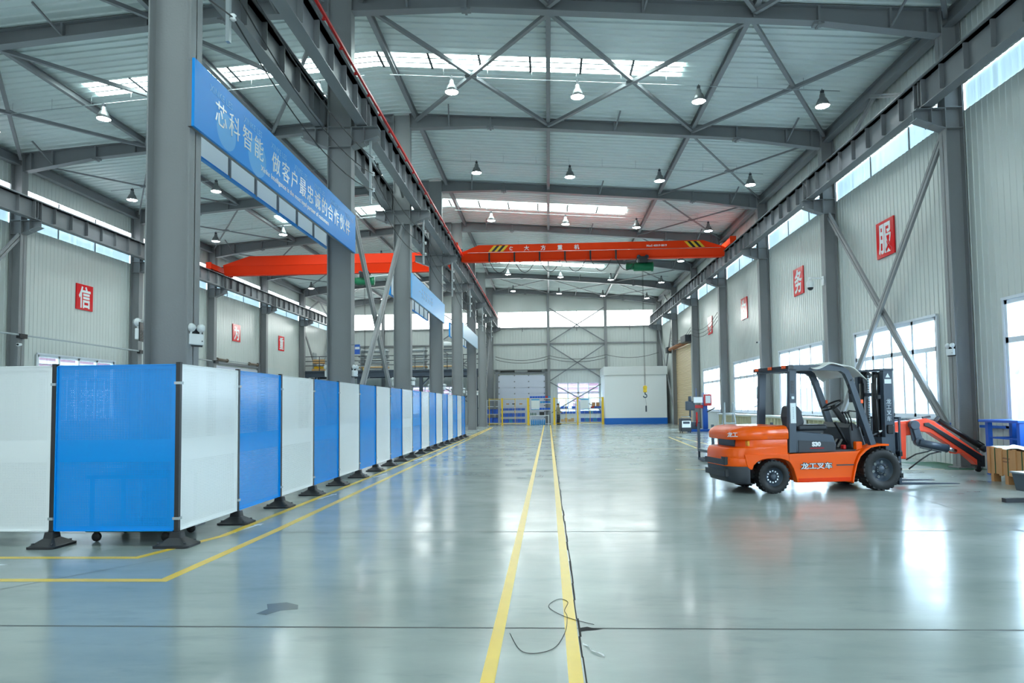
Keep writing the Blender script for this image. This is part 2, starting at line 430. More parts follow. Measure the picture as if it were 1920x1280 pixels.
S(flat('trim_19', [(-2.26, 5.35), (-2.12, 5.40), (-2.0, 5.33), (-1.96, 5.22), (-2.08, 5.18), (-2.15, 5.07), (-2.24, 5.10), (-2.2, 5.22)], STAIN, .001), 'small dark stain on the floor left of the lines', 'floor stain')
def arrow(x, y, L_, nm, lb, ang=0, double=True):
    p = [(-.5, 0), (-.3, .09), (-.3, .035), (.3, .035), (.3, .09), (.5, 0), (.3, -.09), (.3, -.035), (-.3, -.035), (-.3, -.09)]
    c, s_ = math.cos(ang), math.sin(ang)
    return S(flat(nm, [(x+(a*c-bb*s_*.9)*L_, y+(a*s_+bb*c*.9)*L_) for a, bb in p], ARROWM, .001), lb, 'floor marking')
arrow(-3.97, 8.68, .85, 'trim_20', 'white double arrow painted on the walkway, nearest', R(80))
arrow(-3.92, 11.8, .8, 'trim_21', 'white double arrow painted on the walkway, second', R(82))
arrow(-3.88, 15.4, .9, 'trim_22', 'white double arrow painted on the walkway, third', R(84))
arrow(-3.9, 20.0, .9, 'trim_23', 'white double arrow painted on the walkway, fourth', R(85))
arrow(-5.95, 6.62, .9, 'trim_24', 'white arrow on the walkway before the white panel', R(8))
b = MB(); b.tube(spline([(-.285, 4.68, .004), (-.18, 4.33, .004), (.0, 4.38, .004), (.09, 4.7, .004), (.115, 5.05, .004), (.1, 5.2, .004), (.13, 5.42, .004), (.06, 5.5, .004), (-.02, 5.3, .004), (.1, 5.05, .004), (.3, 4.87, .004)]), .0022, 5)
tag(b.obj('wire_offcut', WIRE), 'thin curled wire lying across the yellow floor lines', 'wire')
b = MB(); b.grid(lambda u, v: Vector((.2+.12*u+.012*math.sin(9*u), 4.46-.22*u+.022*v, .004+.008*math.sin(7*u+2*v)**2)), 10, 2)
tag(b.obj('plastic_strip', WHITE), 'small torn white plastic strip beside the floor crack', 'litter')

# ------------------------------------------------------------------ ribbed sheet walls
def ribsheet(rects, fn, pitch=.2, rib=.012, land=.72, vert=True):
    """rects (u0,u1,v0,v1); ribs run along v; fn(u,v,d)->xyz, d = depth into room"""
    b = MB()
    def prof(u):
        t = (u/pitch) % 1.0
        if t <= land: return 0
        if t <= land+.06: return rib*(t-land)/.06
        if t <= .94: return rib
        return rib*(1-t)/.06
    for (u0, u1, v0, v1) in rects:
        us = []; k = math.floor(u0/pitch); u = k*pitch
        while u < u1:
            for q, d in ((0, 0), (land*pitch, 0), ((land+.06)*pitch, rib), (.94*pitch, rib)):
                if u0+1e-5 < u+q < u1-1e-5: us.append((u+q, d))
            u += pitch
        us = [(u0, prof(u0))] + us + [(u1, prof(u1))]
        vs = [fn(a, v0, d) for a, d in us] + [fn(a, v1, d) for a, d in us]; n = len(us)
        b.add(vs, [(i, i+1, n+i+1, n+i) for i in range(n-1)])
    return b
def wall_rects(u0, u1, top, holes):
    """split wall into rects around holes (u0,u1,v0,v1), same u order, several per column allowed"""
    cuts = sorted({u0, u1} | {h[0] for h in holes} | {h[1] for h in holes}); out = []
    for a, c in zip(cuts[:-1], cuts[1:]):
        if c-a < 1e-6: continue
        m = (a+c)/2; hs = sorted([(h[2], h[3]) for h in holes if h[0] <= m <= h[1]]); v = 0
        for p, q in hs:
            if p > v: out.append((a, c, v, p))
            v = q
        if v < top: out.append((a, c, v, top))
    return out
ZT = ZR(XR)
wins_r = [(15.05-4.6, 15.05, 1.0, 3.72)] + [(BY(i)+1.32, BY(i)+5.88, 1.14, 3.72) for i in range(0, 4)] + [(BY(-2)+1.0, BY(-2)+5.9, 1.0, 3.72)]
strips_r = [(BY(i)+.14, BY(i+1)-.14, 8.43, 9.06) for i in range(-3, 6)]
door_r = [(46.1, 53.3, 0, 5.65)]
b = ribsheet(wall_rects(YF, YB, ZT+.1, wins_r+strips_r+door_r), lambda u, v, d: (XR-d, u, v))
S(b.obj('wall_right', WALLM, fix=False), 'right hand hall wall of white ribbed metal sheet', 'wall')
wins_l = [(BY(i)+1.32, BY(i)+5.88, 1.14, 3.74) for i in (-1, 0, 1, 2)]
strips_l = [(BY(i)+.14, BY(i+1)-.14, 8.44, 9.0) for i in range(-3, 6)]
strips_l2 = [(BY(i)+.14, BY(i+1)-.14, 9.56, 9.86) for i in range(-3, 6)]
ZTL = ZR(XL)
b = ribsheet(wall_rects(YF, YB, ZTL+.1, wins_l+strips_l+strips_l2), lambda u, v, d: (XL+d, u, v))
S(b.obj('wall_left', WALLM, fix=False), 'left hand hall wall of white ribbed metal sheet', 'wall')
win_b = [(.78, 4.46, .88, 3.58), (-17.5, -13.2, .88, 3.4), (-12.0, -7.6, .88, 3.4)]
band_b = [(XL+.4, -9.9, 8.50, 9.85), (-9.8, -5.25, 8.50, 9.85), (-4.35, -.05, 8.5, 9.85), (.2, 4.95, 8.5, 9.85), (5.2, 9.2, 8.5, 9.85)]
door_b = [(-4.4, -.26, 0, 4.28)]
rc = []
for r_ in wall_rects(XL, XR, 9.9, win_b+band_b+door_b): rc.append(r_)
b = ribsheet(rc, lambda u, v, d: (u, YB-d, v), .25, .01)
xs = [XL + (XR-XL)*i/60 for i in range(61)] 
for a, c in zip(xs[:-1], xs[1:]):
    if a < CENX < c: 
        for p, q in ((a, CENX), (CENX, c)): b.add([(p, YB, 9.9), (q, YB, 9.9), (q, YB, ZR(q)+.1), (p, YB, ZR(p)+.1)], [(0, 1, 2, 3)])
    else: b.add([(a, YB, 9.9), (c, YB, 9.9), (c, YB, ZR(c)+.1), (a, YB, ZR(a)+.1)], [(0, 1, 2, 3)])
S(b.obj('wall_back', WALLM, fix=False), 'far end wall of white ribbed metal sheet', 'wall')
# front wall behind the camera, with its daylight openings
fh = [(-17, -8, 0.6, 4.6), (-2.5, 7.5, 0, 5.6)]; fb = [(XL+.5, -5.6, 7.4, 10.2), (-4.5, XR-.5, 7.4, 10.2)]
b = ribsheet(wall_rects(XL, XR, 10.9, fh+fb), lambda u, v, d: (u, YF+d, v), .25, .01)
b.add([(XL, YF, 10.9), (CENX, YF, 10.9), (CENX, YF, 12.2), (XL, YF, ZR(XL)+.1)], [(0, 1, 2, 3)]); b.add([(CENX, YF, 10.9), (XR, YF, 10.9), (XR, YF, ZR(XR)+.1), (CENX, YF, 12.2)], [(0, 1, 2, 3)])
S(b.obj('wall_front', WALLM, fix=False), 'near end wall of white ribbed metal sheet behind the viewer', 'wall')
b = MB()
for x0, x1, z0, z1 in fb+[(-17, -8, .6, 4.6)]: b.box(x0, x1, YF-.06, YF-.03, z0, z1)
S(b.obj('window_front', FRONTM), 'translucent daylight sheets in the near end wall', 'window')
b = MB().box(-2.5, 7.5, YF-.25, YF-.22, 0, 5.6)
S(b.obj('door_front', FRONTM), 'daylit translucent curtain door of the near end wall', 'door')

# translucent strips
def stripset(nm, xw, rects, m, lb, cat='window', div=2.2):
    b = MB(); sgn = 1 if xw > 0 else -1; f = MB()
    for y0, y1, z0, z1 in rects:
        b.box(min(xw, xw+sgn*.03), max(xw, xw+sgn*.03), y0, y1, z0, z1)
        y = y0+div
        while y < y1-.5:
            f.box(xw-.02, xw+.02, y-.03, y+.03, z0, z1); y += div
    o = S(b.obj(nm, m), lb, cat); f.obj('mullion', STEEL, o); return o
stripset('window_1', XR+.02, strips_r, STRP, 'pale blue translucent strip high on the right wall')
stripset('window_2', XL-.02, strips_l, STRP, 'pale blue translucent strip high on the left wall')
stripset('window_3', XL-.02, strips_l2, STRPW, 'thin glowing strip light of the left wall above the crane beam')
b = MB(); f = MB()
for x0, x1, z0, z1 in band_b:
    b.box(x0, x1, YB+.02, YB+.05, z0, z1); f.box((x0+x1)/2-.03, (x0+x1)/2+.03, YB-.03, YB+.02, z0-.4, z1+.05)
o = S(b.obj('window_4', BANDM), 'glaring translucent window band across the far end wall', 'window'); f.obj('mullion', STEEL, o)

# roof
def roof(nm, x0, x1, lb):
    b = ribsheet([(YF, YB, 0, 1)], lambda u, v, d: (x0+(x1-x0)*v, u, ZR(x0+(x1-x0)*v)-d), .3, .038, .66)
    return S(b.obj(nm, ROOFM, fix=False), lb, 'ceiling')
roof('ceiling', CENX, XR+.05, 'white ribbed roof slope over the right hall')
roof('ceiling_left', XL-.05, CENX, 'white ribbed roof slope over the left hall')
for k, (y0, y1) in enumerate(((19.15, 20.05), (33.5, 34.55), (47.2, 48.3), (4.9, 5.8))):
    b = MB(); f = MB()
    for xa, xb in ((-13.9, CENX), (CENX, 4.05)):
        b.add([(xa, y0, ZR(xa)-.035), (xb, y0, ZR(xb)-.035), (xb, y1, ZR(xb)-.035), (xa, y1, ZR(xa)-.035)], [(0, 1, 2, 3)])
        b.add([(xa, y0, ZR(xa)-.03), (xb, y0, ZR(xb)-.03), (xb, y1, ZR(xb)-.03), (xa, y1, ZR(xa)-.03)], [(0, 1, 2, 3)])
    x = -12.4
    while x < 4: f.box(x-.035, x+.035, y0, y1, ZR(x)-.06, ZR(x)-.03); x += 1.5
    o = S(b.obj('window_%d' % (5+k), SKYL, fix=False), 'glowing skylight strip crossing the roof, ' + ('first ahead of', 'second ahead of', 'third ahead of', 'right above')[k] + ' the camera', 'skylight'); f.obj('mullion', DGREY2, o)

# ------------------------------------------------------------------ steel frame
def column(x_in, side, y, ztop, lb, brackets, depth, cy=.15, base=True):
    """H column: flange at x_in, web to x_in+side*depth"""
    b = MB(); x1 = x_in+side*depth; t = .02
    for xx in (x_in, x1-side*t): b.box(min(xx, xx+side*t), max(xx, xx+side*t), y-cy, y+cy, 0, ztop)
    b.box(min(x_in, x1), max(x_in, x1), y-.008, y+.008, 0, ztop)
    for z in (8.02, 8.52): b.box(min(x_in, x1), max(x_in, x1), y-cy, y+cy, z-.008, z+.008)
    if base: b.box(min(x_in, x1)-.08, max(x_in, x1)+.08, y-cy-.07, y+cy+.07, 0, .03)
    o = S(b.obj('steel_column', STEEL_COL), lb, 'column')
    for xb, sg in brackets:                               # crane brackets: xb flange, sg direction
        k = MB(); L_ = .66; zb, zt = 8.02, 8.51; za = 8.27
        k.box(min(xb, xb+sg*L_), max(xb, xb+sg*L_), y-cy, y+cy, zt-.02, zt)
        k.prism([(xb, zb), (xb+sg*L_, za), (xb+sg*L_, zt-.01), (xb, zt-.01)], 'y', y-.008, y+.008)
        k.bar((xb, y, zb), (xb+sg*L_, y, za), 2*cy, .02, (0, 0, 1))
        k.box(min(xb+sg*.3, xb+sg*.315), max(xb+sg*.3, xb+sg*.315), y-cy, y+cy, 8.1, zt-.01)
        k.obj('crane_bracket', STEEL, o)
    return o
for i in range(-3, 7):
    zr = ZR(9.7)-.05; nth = ORD[i+3]
    column(9.49, 1, BY(i), zr, f'grey steel column on the right wall, {nth} from the near end', [(9.49, -1)], .42)
    column(-19.04, -1, BY(i), ZR(-19.2)-.05, f'grey steel column on the left wall, {nth} from the near end', [(-19.04, 1)], .42)
    yy = BY(i) if i != -1 else 8.85
    column(-4.78, -1, yy, ZR(CENX)-.1, f'grey steel column in the central row, {nth} from the near end', [(-4.78, 1), (-5.38, -1)], .6)

def rafter(y, right, lb):
    b = MB()
    if right: sc_ = lambda x: x
    else: sc_ = lambda x: -5.38 - (x+4.78)*(13.66/14.27)
    top = lambda x: ZR(sc_(x))-.05
    bots = [(-4.78, 11.48), (-1.92, 11.47), (6.67, 10.76), (9.49, 10.32)]
    web = [(sc_(x), z) for x, z in bots] + [(sc_(9.49), top(9.49)), (sc_(-4.78), top(-4.78))]
    b.prism(web, 'y', y-.008, y+.008)
    for (xa, za), (xb, zb) in zip(bots[:-1], bots[1:]): b.bar((sc_(xa), y, za), (sc_(xb), y, zb), .26, .02)
    b.bar((sc_(-4.78), y, top(-4.78)-.02), (sc_(9.49), y, top(9.49)-.02), .26, .02)
    def bot(x):
        for (xa, za), (xb, zb) in zip(bots[:-1], bots[1:]):
            if xa <= x <= xb: return za+(zb-za)*(x-xa)/(xb-xa)
    for x in (-3.4, -1.92, .13, 2.45, 5.13, 6.67, 8.35, 9.2):
        X = sc_(x); d = .09 if x in (-1.92, 6.67) else 0
        b.box(X-.03, X+.03, y-.12, y+.12, bot(x)-d, top(x))
        if d: b.bar((X-.12, y, bot(x)-.03), (X+.12, y, bot(x)-.03), .2, .06)
    for x in (-3.4, 2.45, 8.35):                          # fly braces
        X = sc_(x); b.bar((X, y, bot(x)+.02), (X+(.12 if right else -.12), y-.95, ZR(X)-.04), .045, .045)
    return S(b.obj('roof_rafter', STEEL), lb, 'rafter')
for i in range(-2, 7):
    rafter(BY(i), True, f'grey tapered I-beam rafter over the right hall, {ORD[i+2]} from the near end')
    rafter(BY(i), False, f'grey tapered I-beam rafter over the left hall, {ORD[i+2]} from the near end')
# longitudinal struts
for x, lb in ((-4.55, 'right of the ridge'), (.13, 'over the right hall near its middle'), (5.13, 'over the right half of the right hall'), (-9.75, 'over the left hall near the ridge'), (-14.4, 'over the left half of the left hall')):
    z = ZR(x)-.17
    S(MB().ibeam((x, YF, z), (x, YB, z), .2, .13).obj('roof_strut', STEEL), 'long grey steel roof strut ' + lb, 'roof strut')
for x, lb in ((9.72, 'right'), (-19.3, 'left')):
    z = ZR(x)-.26; b = MB().ibeam((x, YF, z), (x, YB, z), .3, .2); b.bar((x, YF, z-.18), (x, YB, z-.18), .24, .05)
    S(b.obj('eaves_beam', STEEL), f'dark grey eaves beam under the roof edge at the {lb} wall', 'eaves beam')
# roof bracing
cells_r = {-1: (0, 1, 2), 0: (0, 1, 2), 1: (2,), 2: (2,), 3: (2,), 4: (2,), 5: (0, 1, 2)}
edges_r = (-4.55, .13, 5.13, 9.6); edges_l = (-5.5, -9.75, -14.4, -19.1)
for i in range(-1, 6):
    for hall, ed in (('right', edges_r), ('left', edges_l)):
        for c in cells_r[i]:
            xa, xb = ed[c], ed[c+1]; b = MB(); y0, y1 = BY(i)+.15, BY(i+1)-.15
            za, zb = ZR(xa)-.28, ZR(xb)-.28
            wd = .1 if i <= 0 else .055
            b.bar((xa, y0, za), (xb, y1, zb), wd, wd); b.bar((xb, y0, zb-.04), (xa, y1, za-.04), wd, wd)
            xm, ym, zm = (xa+xb)/2, (y0+y1)/2, (za+zb)/2-.02
            b.box(xm-.18, xm+.18, ym-.12, ym+.12, zm-.03, zm+.01)
            S(b.obj('roof_cross_brace', STEEL), f'thin grey roof cross brace, {ORD[c]} cell from the ridge, {ORD[i+1]} bay of the {hall} hall', 'brace')
# wall bracing
def xbrace(pairs, lb, wd=.16):
    b = MB()
    for k, (p, q) in enumerate(pairs):
        p = Vector(p); q = Vector(q); d = (q-p).normalized(); n_ = Vector((1, 0, 0)) if abs(d.x) < .2 else Vector((0, 1, 0)); o = n_*(.05*(1 if k else -1))
        s_ = d.cross(n_).normalized()*wd*.32
        b.bar(p+o+s_, q+o+s_, .07, wd*.5, n_.cross(d)); b.bar(p+o-s_, q+o-s_, .07, wd*.5, n_.cross(d))
    return S(b.obj('wall_cross_brace', STEEL_COL), lb, 'brace')
for x, lb, rows in ((9.62, 'right wall', ((0, 1), (5, 6))), (-19.15, 'left wall', ((0, 1), (5, 6))), (CENX, 'central column row', ((0, 1), (5, 6)))):
    for a, c in rows:
        y0, y1 = BY(a)+.12, BY(c)-.12; far = 'far end bay' if a == 5 else 'near bay'
        xbrace((((x, y0, 7.95), (x, y1, .35)), ((x, y1, 7.95), (x, y0, .35))), f'big steel cross brace of the {lb}, {far}', .24 if x == CENX else .18)
        xbrace((((x, y0, 9.0), (x, (y0+y1)/2, 10.5)), ((x, y1, 9.0), (x, (y0+y1)/2, 10.5))), f'upper steel vee brace above the crane beam, {lb}, {far}', .1)
# crane runway beams
def runway(x, lb, bw=.26, cond=0):
    b = MB(); z0, z1 = 8.53, 9.22; zc = (z0+z1)/2
    b.ibeam((x, YF+.3, zc), (x, YB-.4, zc), z1-z0, bw, .02, .014)
    b.box(x-.19, x+.19, YF+.3, YB-.4, z1-.02, z1)
    y = BY(-3)-.9
    while y < YB-.5:
        b.box(x-.12, x+.12, y-.008, y+.008, z0+.1, z1-.02)
        y += 7.123/8
    for i in range(-3, 7):
        for dy in (-.16, .16): b.box(x-.13, x+.13, BY(i)+dy-.012, BY(i)+dy+.012, z0, z1)
    o = S(b.obj('crane_runway_beam', STEEL), lb, 'crane beam')
    MB().box(x-.035, x+.035, YF+.3, YB-.4, z1, z1+.09).obj('crane_rail', GALV, o)
    if cond:
        k = MB().box(x+.22, x+.27, YF+.3, YB-.4, z1+.0, z1+.055); y = YF+1
        for yy in range(60): k.box(x+.17, x+.24, YF+1+yy*1.1, YF+1.05+yy*1.1, z1-.03, z1+.02)
        k.obj('conductor_bar', REDP, o)
    return o
runway(9.07, 'grey crane runway beam along the right wall')
runway(-4.52, 'grey crane runway beam on the right of the central columns, with red conductor bar', cond=1)
runway(-5.57, 'grey crane runway beam on the left of the central columns')
runway(-18.62, 'grey crane runway beam along the left wall')
# end wall framing
for x, lb in ((.07, 'left'), (5.08, 'right'), (-9.85, 'left hall right'), (-14.6, 'left hall left')):
    b = MB().ibeam((x, YB-.2, 0), (x, YB-.2, ZR(x)-.1), .34, .22, .02, .014, (0, 1, 0))
    S(b.obj('wind_column', STEEL_COL), f'slim grey wind column on the far end wall, {lb} one', 'column')
for z, d, lb in ((8.42, .12, 'under the window band'), (7.0, .12, 'below the band'), (4.72, .1, 'over door and window')):
    S(MB().box(XL+.3, XR-.2, YB-.16, YB-.03, z-d/2, z+d/2).obj('wall_girt', STEEL_COL), f'horizontal steel girt across the far end wall {lb}', 'girt')
for x0, x1, tg in ((.2, 4.95, 'right hall middle bay'), (-9.72, -5.3, 'left hall right bay')):
    for za, zb, hh in ((10.1, 7.15, 'top'), (6.85, 3.75, 'middle'), (3.6, .9, 'bottom')):
        b = MB()
        b.bar((x0, YB-.25, za), (x1, YB-.25, zb), .07, .09); b.bar((x1, YB-.28, za), (x0, YB-.28, zb), .07, .09)
        S(b.obj('end_wall_cross_brace', STEEL), f'thin cross brace on the far end wall, {tg}, {hh} one', 'brace')

# ------------------------------------------------------------------ windows and doors
def window_x(nm, xw, y0, y1, z0, z1, lb, cols=4, ztr=.68):
    """aluminium window in a side wall: frame, panes"""
    s_ = 1 if xw > 0 else -1; f = MB(); xa, xb = sorted((xw-s_*.05, xw+s_*.06)); zt = z0+(z1-z0)*ztr
    for z, h in ((z0, .09), (z1-.09, .09), (zt-.06, .12)): f.box(xa, xb, y0, y1, z, z+h)
    for k in range(cols+1):
        y = y0+.03+(y1-y0-.06)*k/cols; f.box(xa, xb, y-.05, y+.05, z0, z1)
    for k in range(cols):                                # sliding sash edges
        y = y0+(y1-y0)*(k+.5)/cols; f.box(xa+.03, xb-.03, y-.035, y+.035, z0, zt)
    f.box(min(xw-s_*.1, xb), max(xw-s_*.1, xb), y0-.05, y1+.05, z0-.05, z0)
    f.box(min(xw-s_*.09, xb), max(xw-s_*.09, xb), y0-.05, y1+.05, z1, z1+.06)
    f.box(min(xw-s_*.07, xb), max(xw-s_*.07, xb), y0-.06, y0, z0, z1); f.box(min(xw-s_*.07, xb), max(xw-s_*.07, xb), y1, y1+.06, z0, z1)
    o = S(f.obj(nm, ALU), lb, 'window')
    for k in range(cols):
        ya, yb = y0+(y1-y0)*k/cols+.03, y0+(y1-y0)*(k+1)/cols-.03
        MB().box(xw-.004, xw+.004, ya, yb, z0+.05, z1-.05).obj('pane', GLASS, o)
    return o
n_ = 10
for k, (y0, y1, z0, z1) in enumerate(wins_r):
    window_x('window_%d' % n_, XR, y0, y1, z0, z1, ['white aluminium window at the right edge, beside the blue table', 'white aluminium window behind the forklift mast', 'white aluminium window behind the forklift seat', 'white aluminium window left of the forklift, fourth along the right wall', 'white aluminium window behind the drill press', 'white aluminium window nearest the near end of the right wall'][k]); n_ += 1
for k, (y0, y1, z0, z1) in enumerate(wins_l):
    window_x('window_%d' % n_, XL, y0, y1, z0, z1, 'white aluminium window of the left wall seen over the fence, ' + ORD[k] + ' from the near end'); n_ += 1
def window_y(nm, x0, x1, z0, z1, lb, cols=4):
    f = MB(); zt = z0+(z1-z0)*.66
    for z, h in ((z0, .08), (z1-.08, .08), (zt-.05, .1)): f.box(x0, x1, YB-.06, YB+.06, z, z+h)
    for k in range(cols+1):
        x = x0+.03+(x1-x0-.06)*k/cols; wd = .08 if k == cols//2 else .035; f.box(x-wd, x+wd, YB-.06, YB+.06, z0, z1)
    o = S(f.obj(nm, ALU), lb, 'window')
    for k in range(cols):
        MB().box(x0+(x1-x0)*k/cols+.03, x0+(x1-x0)*(k+1)/cols-.03, YB-.004, YB+.004, z0+.05, z1-.05).obj('pane', GLASS, o)
for k, (x0, x1, z0, z1) in enumerate(win_b):
    window_y('window_%d' % n_, x0, x1, z0, z1, ['white window of the far end wall behind the caged racks', 'white window under the mezzanine, left one', 'white window under the mezzanine, right one'][k]); n_ += 1
# sectional doors with springs
def sect_door(nm, o, ax, w_, h_, lb, springm):
    """o = lower start corner, ax = direction along wall, depth towards room = nrm"""
    o = Vector(o); ax = Vector(ax); nr = Vector((0, -1, 0)) if abs(ax.x) > .5 else Vector((1, 0, 0))
    def bx(b, a0, a1, d0, d1, z0, z1):
        p = o+ax*a0+nr*d0; q = o+ax*a1+nr*d1
        b.box(min(p.x, q.x), max(p.x, q.x), min(p.y, q.y), max(p.y, q.y), z0, z1)
    b = MB(); k = 0; z = 0
    while z < h_-.02: bx(b, .02, w_-.02, .0, .06, z+.008, min(h_, z+.53)-.008); z += .53
    bx(b, 0, w_, -.04, .02, 0, h_)
    d = S(b.obj(nm, DOORM), lb, 'door')
    f = MB(); bx(f, -.22, 0, 0, .14, 0, h_+.5); bx(f, w_, w_+.22, 0, .14, 0, h_+.5); bx(f, -.3, w_+.3, .02, .12, h_+.12, h_+.26); f.obj('door_track', STEEL, d)
    for a0, a1 in ((.25, 1.45), (w_-1.5, w_-.3)):
        p = o+ax*a0+nr*.18; q = o+ax*a1+nr*.18; z = h_+.34
        c = MB().cyl((p.x, p.y, z), (q.x, q.y, z), .075, n=10)
        for t in (a0, a1): 
            p2 = o+ax*(t-.02)+nr*.18; q2 = o+ax*(t+.02)+nr*.18; c.cyl((p2.x, p2.y, z), (q2.x, q2.y, z), .11, n=12)
        c.obj('torsion_spring', springm, d)
    p = o+ax*(-.2)+nr*.18; q = o+ax*(w_+.2)+nr*.18; z = h_+.34
    MB().cyl((p.x, p.y, z), (q.x, q.y, z), .02, n=8).obj('spring_shaft', GALV, d)
    h = MB()
    for i in range(1, int(h_/.53)+1):
        for t in (.08, w_*.35, w_*.65, w_-.08): bx(h, t-.05, t+.05, .06, .08, .53*i-.05, .53*i+.05)
    h.obj('door_hinge', STEEL, d)
sect_door('door_1', (-4.4, YB-.02, 0), (1, 0, 0), 4.14, 4.28, 'pale sectional lift door in the far end wall behind the racks', SPRING)
sect_door('door_2', (XL+.02, 38.2, 0), (0, 1, 0), 6.0, 4.15, 'pale sectional lift door in the left wall with brown springs', SPRINGB)
# roller shutter on the right wall
b = MB(); z = 0
while z < 5.6: b.add([(9.80, 46.15, z), (9.80, 53.2, z), (9.77, 53.2, z+.05), (9.77, 46.15, z+.05), (9.80, 53.2, z+.1), (9.80, 46.15, z+.1)], [(0, 1, 2, 3), (3, 2, 4, 5)]); z += .1
d = S(b.obj('door_3', BEIGE), 'beige slatted roller shutter in the right wall near the far end', 'door')
MB().box(9.7, 9.93, 45.95, 46.18, 0, 5.7).box(9.7, 9.93, 53.2, 53.4, 0, 5.7).obj('guide_rail', GALV, d)
MB().cyl((9.6, 46.6, 5.85), (9.6, 53.6, 5.85), .16, n=14).obj('shutter_roll', RUST, d)
MB().box(9.15, 9.9, 45.3, 46.9, 5.72, 6.2).box(9.35, 9.85, 53.3, 54.0, 5.6, 6.05).obj('motor_box', DGREY2, d, .03)
# outside, seen through the windows
S(MB().box(XR+.2, 60, -10, 90, -.3, -.05).obj('ground_outside', CONC_OUT), 'pale paving outside the right wall', 'ground')
S(MB().box(XL-40, 60, 62.2, 120, -.3, -.05).obj('ground_outside', CONC_OUT), 'pale paving beyond the far end wall', 'ground')
S(MB().box(XL-40, XL-.3, -10, 62, -.3, -.05).obj('ground_outside', CONC_OUT), 'pale paving outside the left wall', 'ground')
S(MB().box(24, 24.3, -10, 75, 0, 2.9).obj('boundary_wall_exterior', OUTW), 'white boundary wall outside the right windows', 'wall')
b = MB()
for i in range(30): b.sphere((30+random.random()*3, -5+i*2.3, 2.6), 2+random.random(), 2, 1.2+random.random())
tag(b.obj('tree_line_exterior', OUTG), 'faint shrubs beyond the outside boundary wall', 'shrubs', kind='stuff')
b = MB().box(-30, 12, 76, 77, -.05, 9)
bd = tag(b.obj('brick_building_exterior', OUTB), 'reddish brick building beyond the far end window', 'building')
f = MB()
for i in range(12):
    for z in (.8, 4.4): f.box(-29+i*3.3, -27+i*3.3, 75.94, 76, z, z+1.9)
f.obj('building_window', OUTW, bd)
f = MB()
for k in range(20): f.box(-30, 12, 75.96, 76, k*.45, k*.45+.14)
f.obj('brick_course', OUTW, bd)
b = MB().box(-31, -30, -5, 75, -.05, 8); bl = tag(b.obj('louvred_building_exterior', OUTB), 'lilac louvred building outside the left windows', 'building')
f = MB()
for k in range(20): f.box(-30, -29.95, -5, 75, k*.4, k*.4+.2)
f.obj('louvre', OUTW, bl)

# ------------------------------------------------------------------ perforated fence
PX, PY, PW = -4.27, 7.607, 1.4814
def panel(loc, rz, m, lb):
    b = MB().box(-.715, .715, -.004, .004, 0, 1.915)
    b.box(-.715, -.703, -.02, .02, 0, 1.915).box(.703, .715, -.02, .02, 0, 1.915).box(-.715, .715, -.02, .02, 0, .012).box(-.715, .715, -.02, .02, 1.903, 1.915)
    o = b.obj('perforated_panel', m); o.location = loc; o.rotation_euler = (0, 0, rz)
    return tag(o, lb, 'fence panel', 'perforated fence panels')
for i in range(18):
    col = 'white' if i % 2 == 0 else 'blue'
    panel((PX, PY+PW*(i+.5), .17), R(90), PWHITE if i % 2 == 0 else PBLUE, f'{col} perforated fence panel along the aisle, {ORD[i]} from the near corner')
panel((PX-PW*.5, PY, .17), 0, PBLUE, 'large blue perforated fence panel facing the camera, left of the corner')
panel((PX-PW*1.5, PY, .17), 0, PWHITE, 'white perforated fence panel facing the camera at the left picture edge')
panel((PX-PW*2.5, PY, .17), 0, PBLUE, 'blue perforated fence panel next beyond the left picture edge')
post0 = thing('fence_post', '', 'fence post', group='black fence posts')
MB().box(-.025, .025, -.025, .025, .05, 2.1).box(-.027, .027, -.027, .027, 2.1, 2.105).obj('post', BLACKP, post0, .004)
def foot_rings():
    rings = []
    for z, a, r in ((0, .21, .05), (.025, .21, .05), (.03, .19, .05), (.095, .085, .03), (.10, .075, .02), (.165, .065, .02)):
        pts = []
        for cx_, cy_, t0 in ((a-r, a*.8-r, 0), (-(a-r), a*.8-r, 90), (-(a-r), -(a*.8-r), 180), (a-r, -(a*.8-r), 270)):
            for k in range(4): t = R(t0+30*k); pts.append(Vector((cx_+r*math.cos(t), cy_+r*math.sin(t), z)))
        rings.append(pts)
    return rings
MB().loft(foot_rings(), smooth=False).obj('foot', FOOTM, post0)
b = MB()
for sx in (-1, 1):
    for sy in (-1, 1): b.cyl((sx*.15, sy*.11, .03), (sx*.15, sy*.11, .06), .016, n=8)
pieces(b, 'foot_bolt', DGREY2, post0)
b = MB()
for z in (.3, 1.85): b.box(-.04, .04, -.03, .03, z, z+.03)
pieces(b, 'clip', GALV, post0)
spots = [(PX, PY+PW*i, f'black fence post on a sloped foot, {ORD[i]} along the aisle counting the corner post') for i in range(19)] + [(PX-PW, PY, 'black fence post on a sloped foot between the large blue and white front panels'), (PX-2*PW, PY, 'black fence post on a sloped foot left of the white front panel')]
for k, (x, y, lb) in enumerate(spots):
    if k == 0: post0.location = (x, y, 0); post0['label'] = 'black fence post with white clips at the near corner of the fence'
    else: dup(post0, (x, y, 0), 0 if k < 19 else R(90), lb)

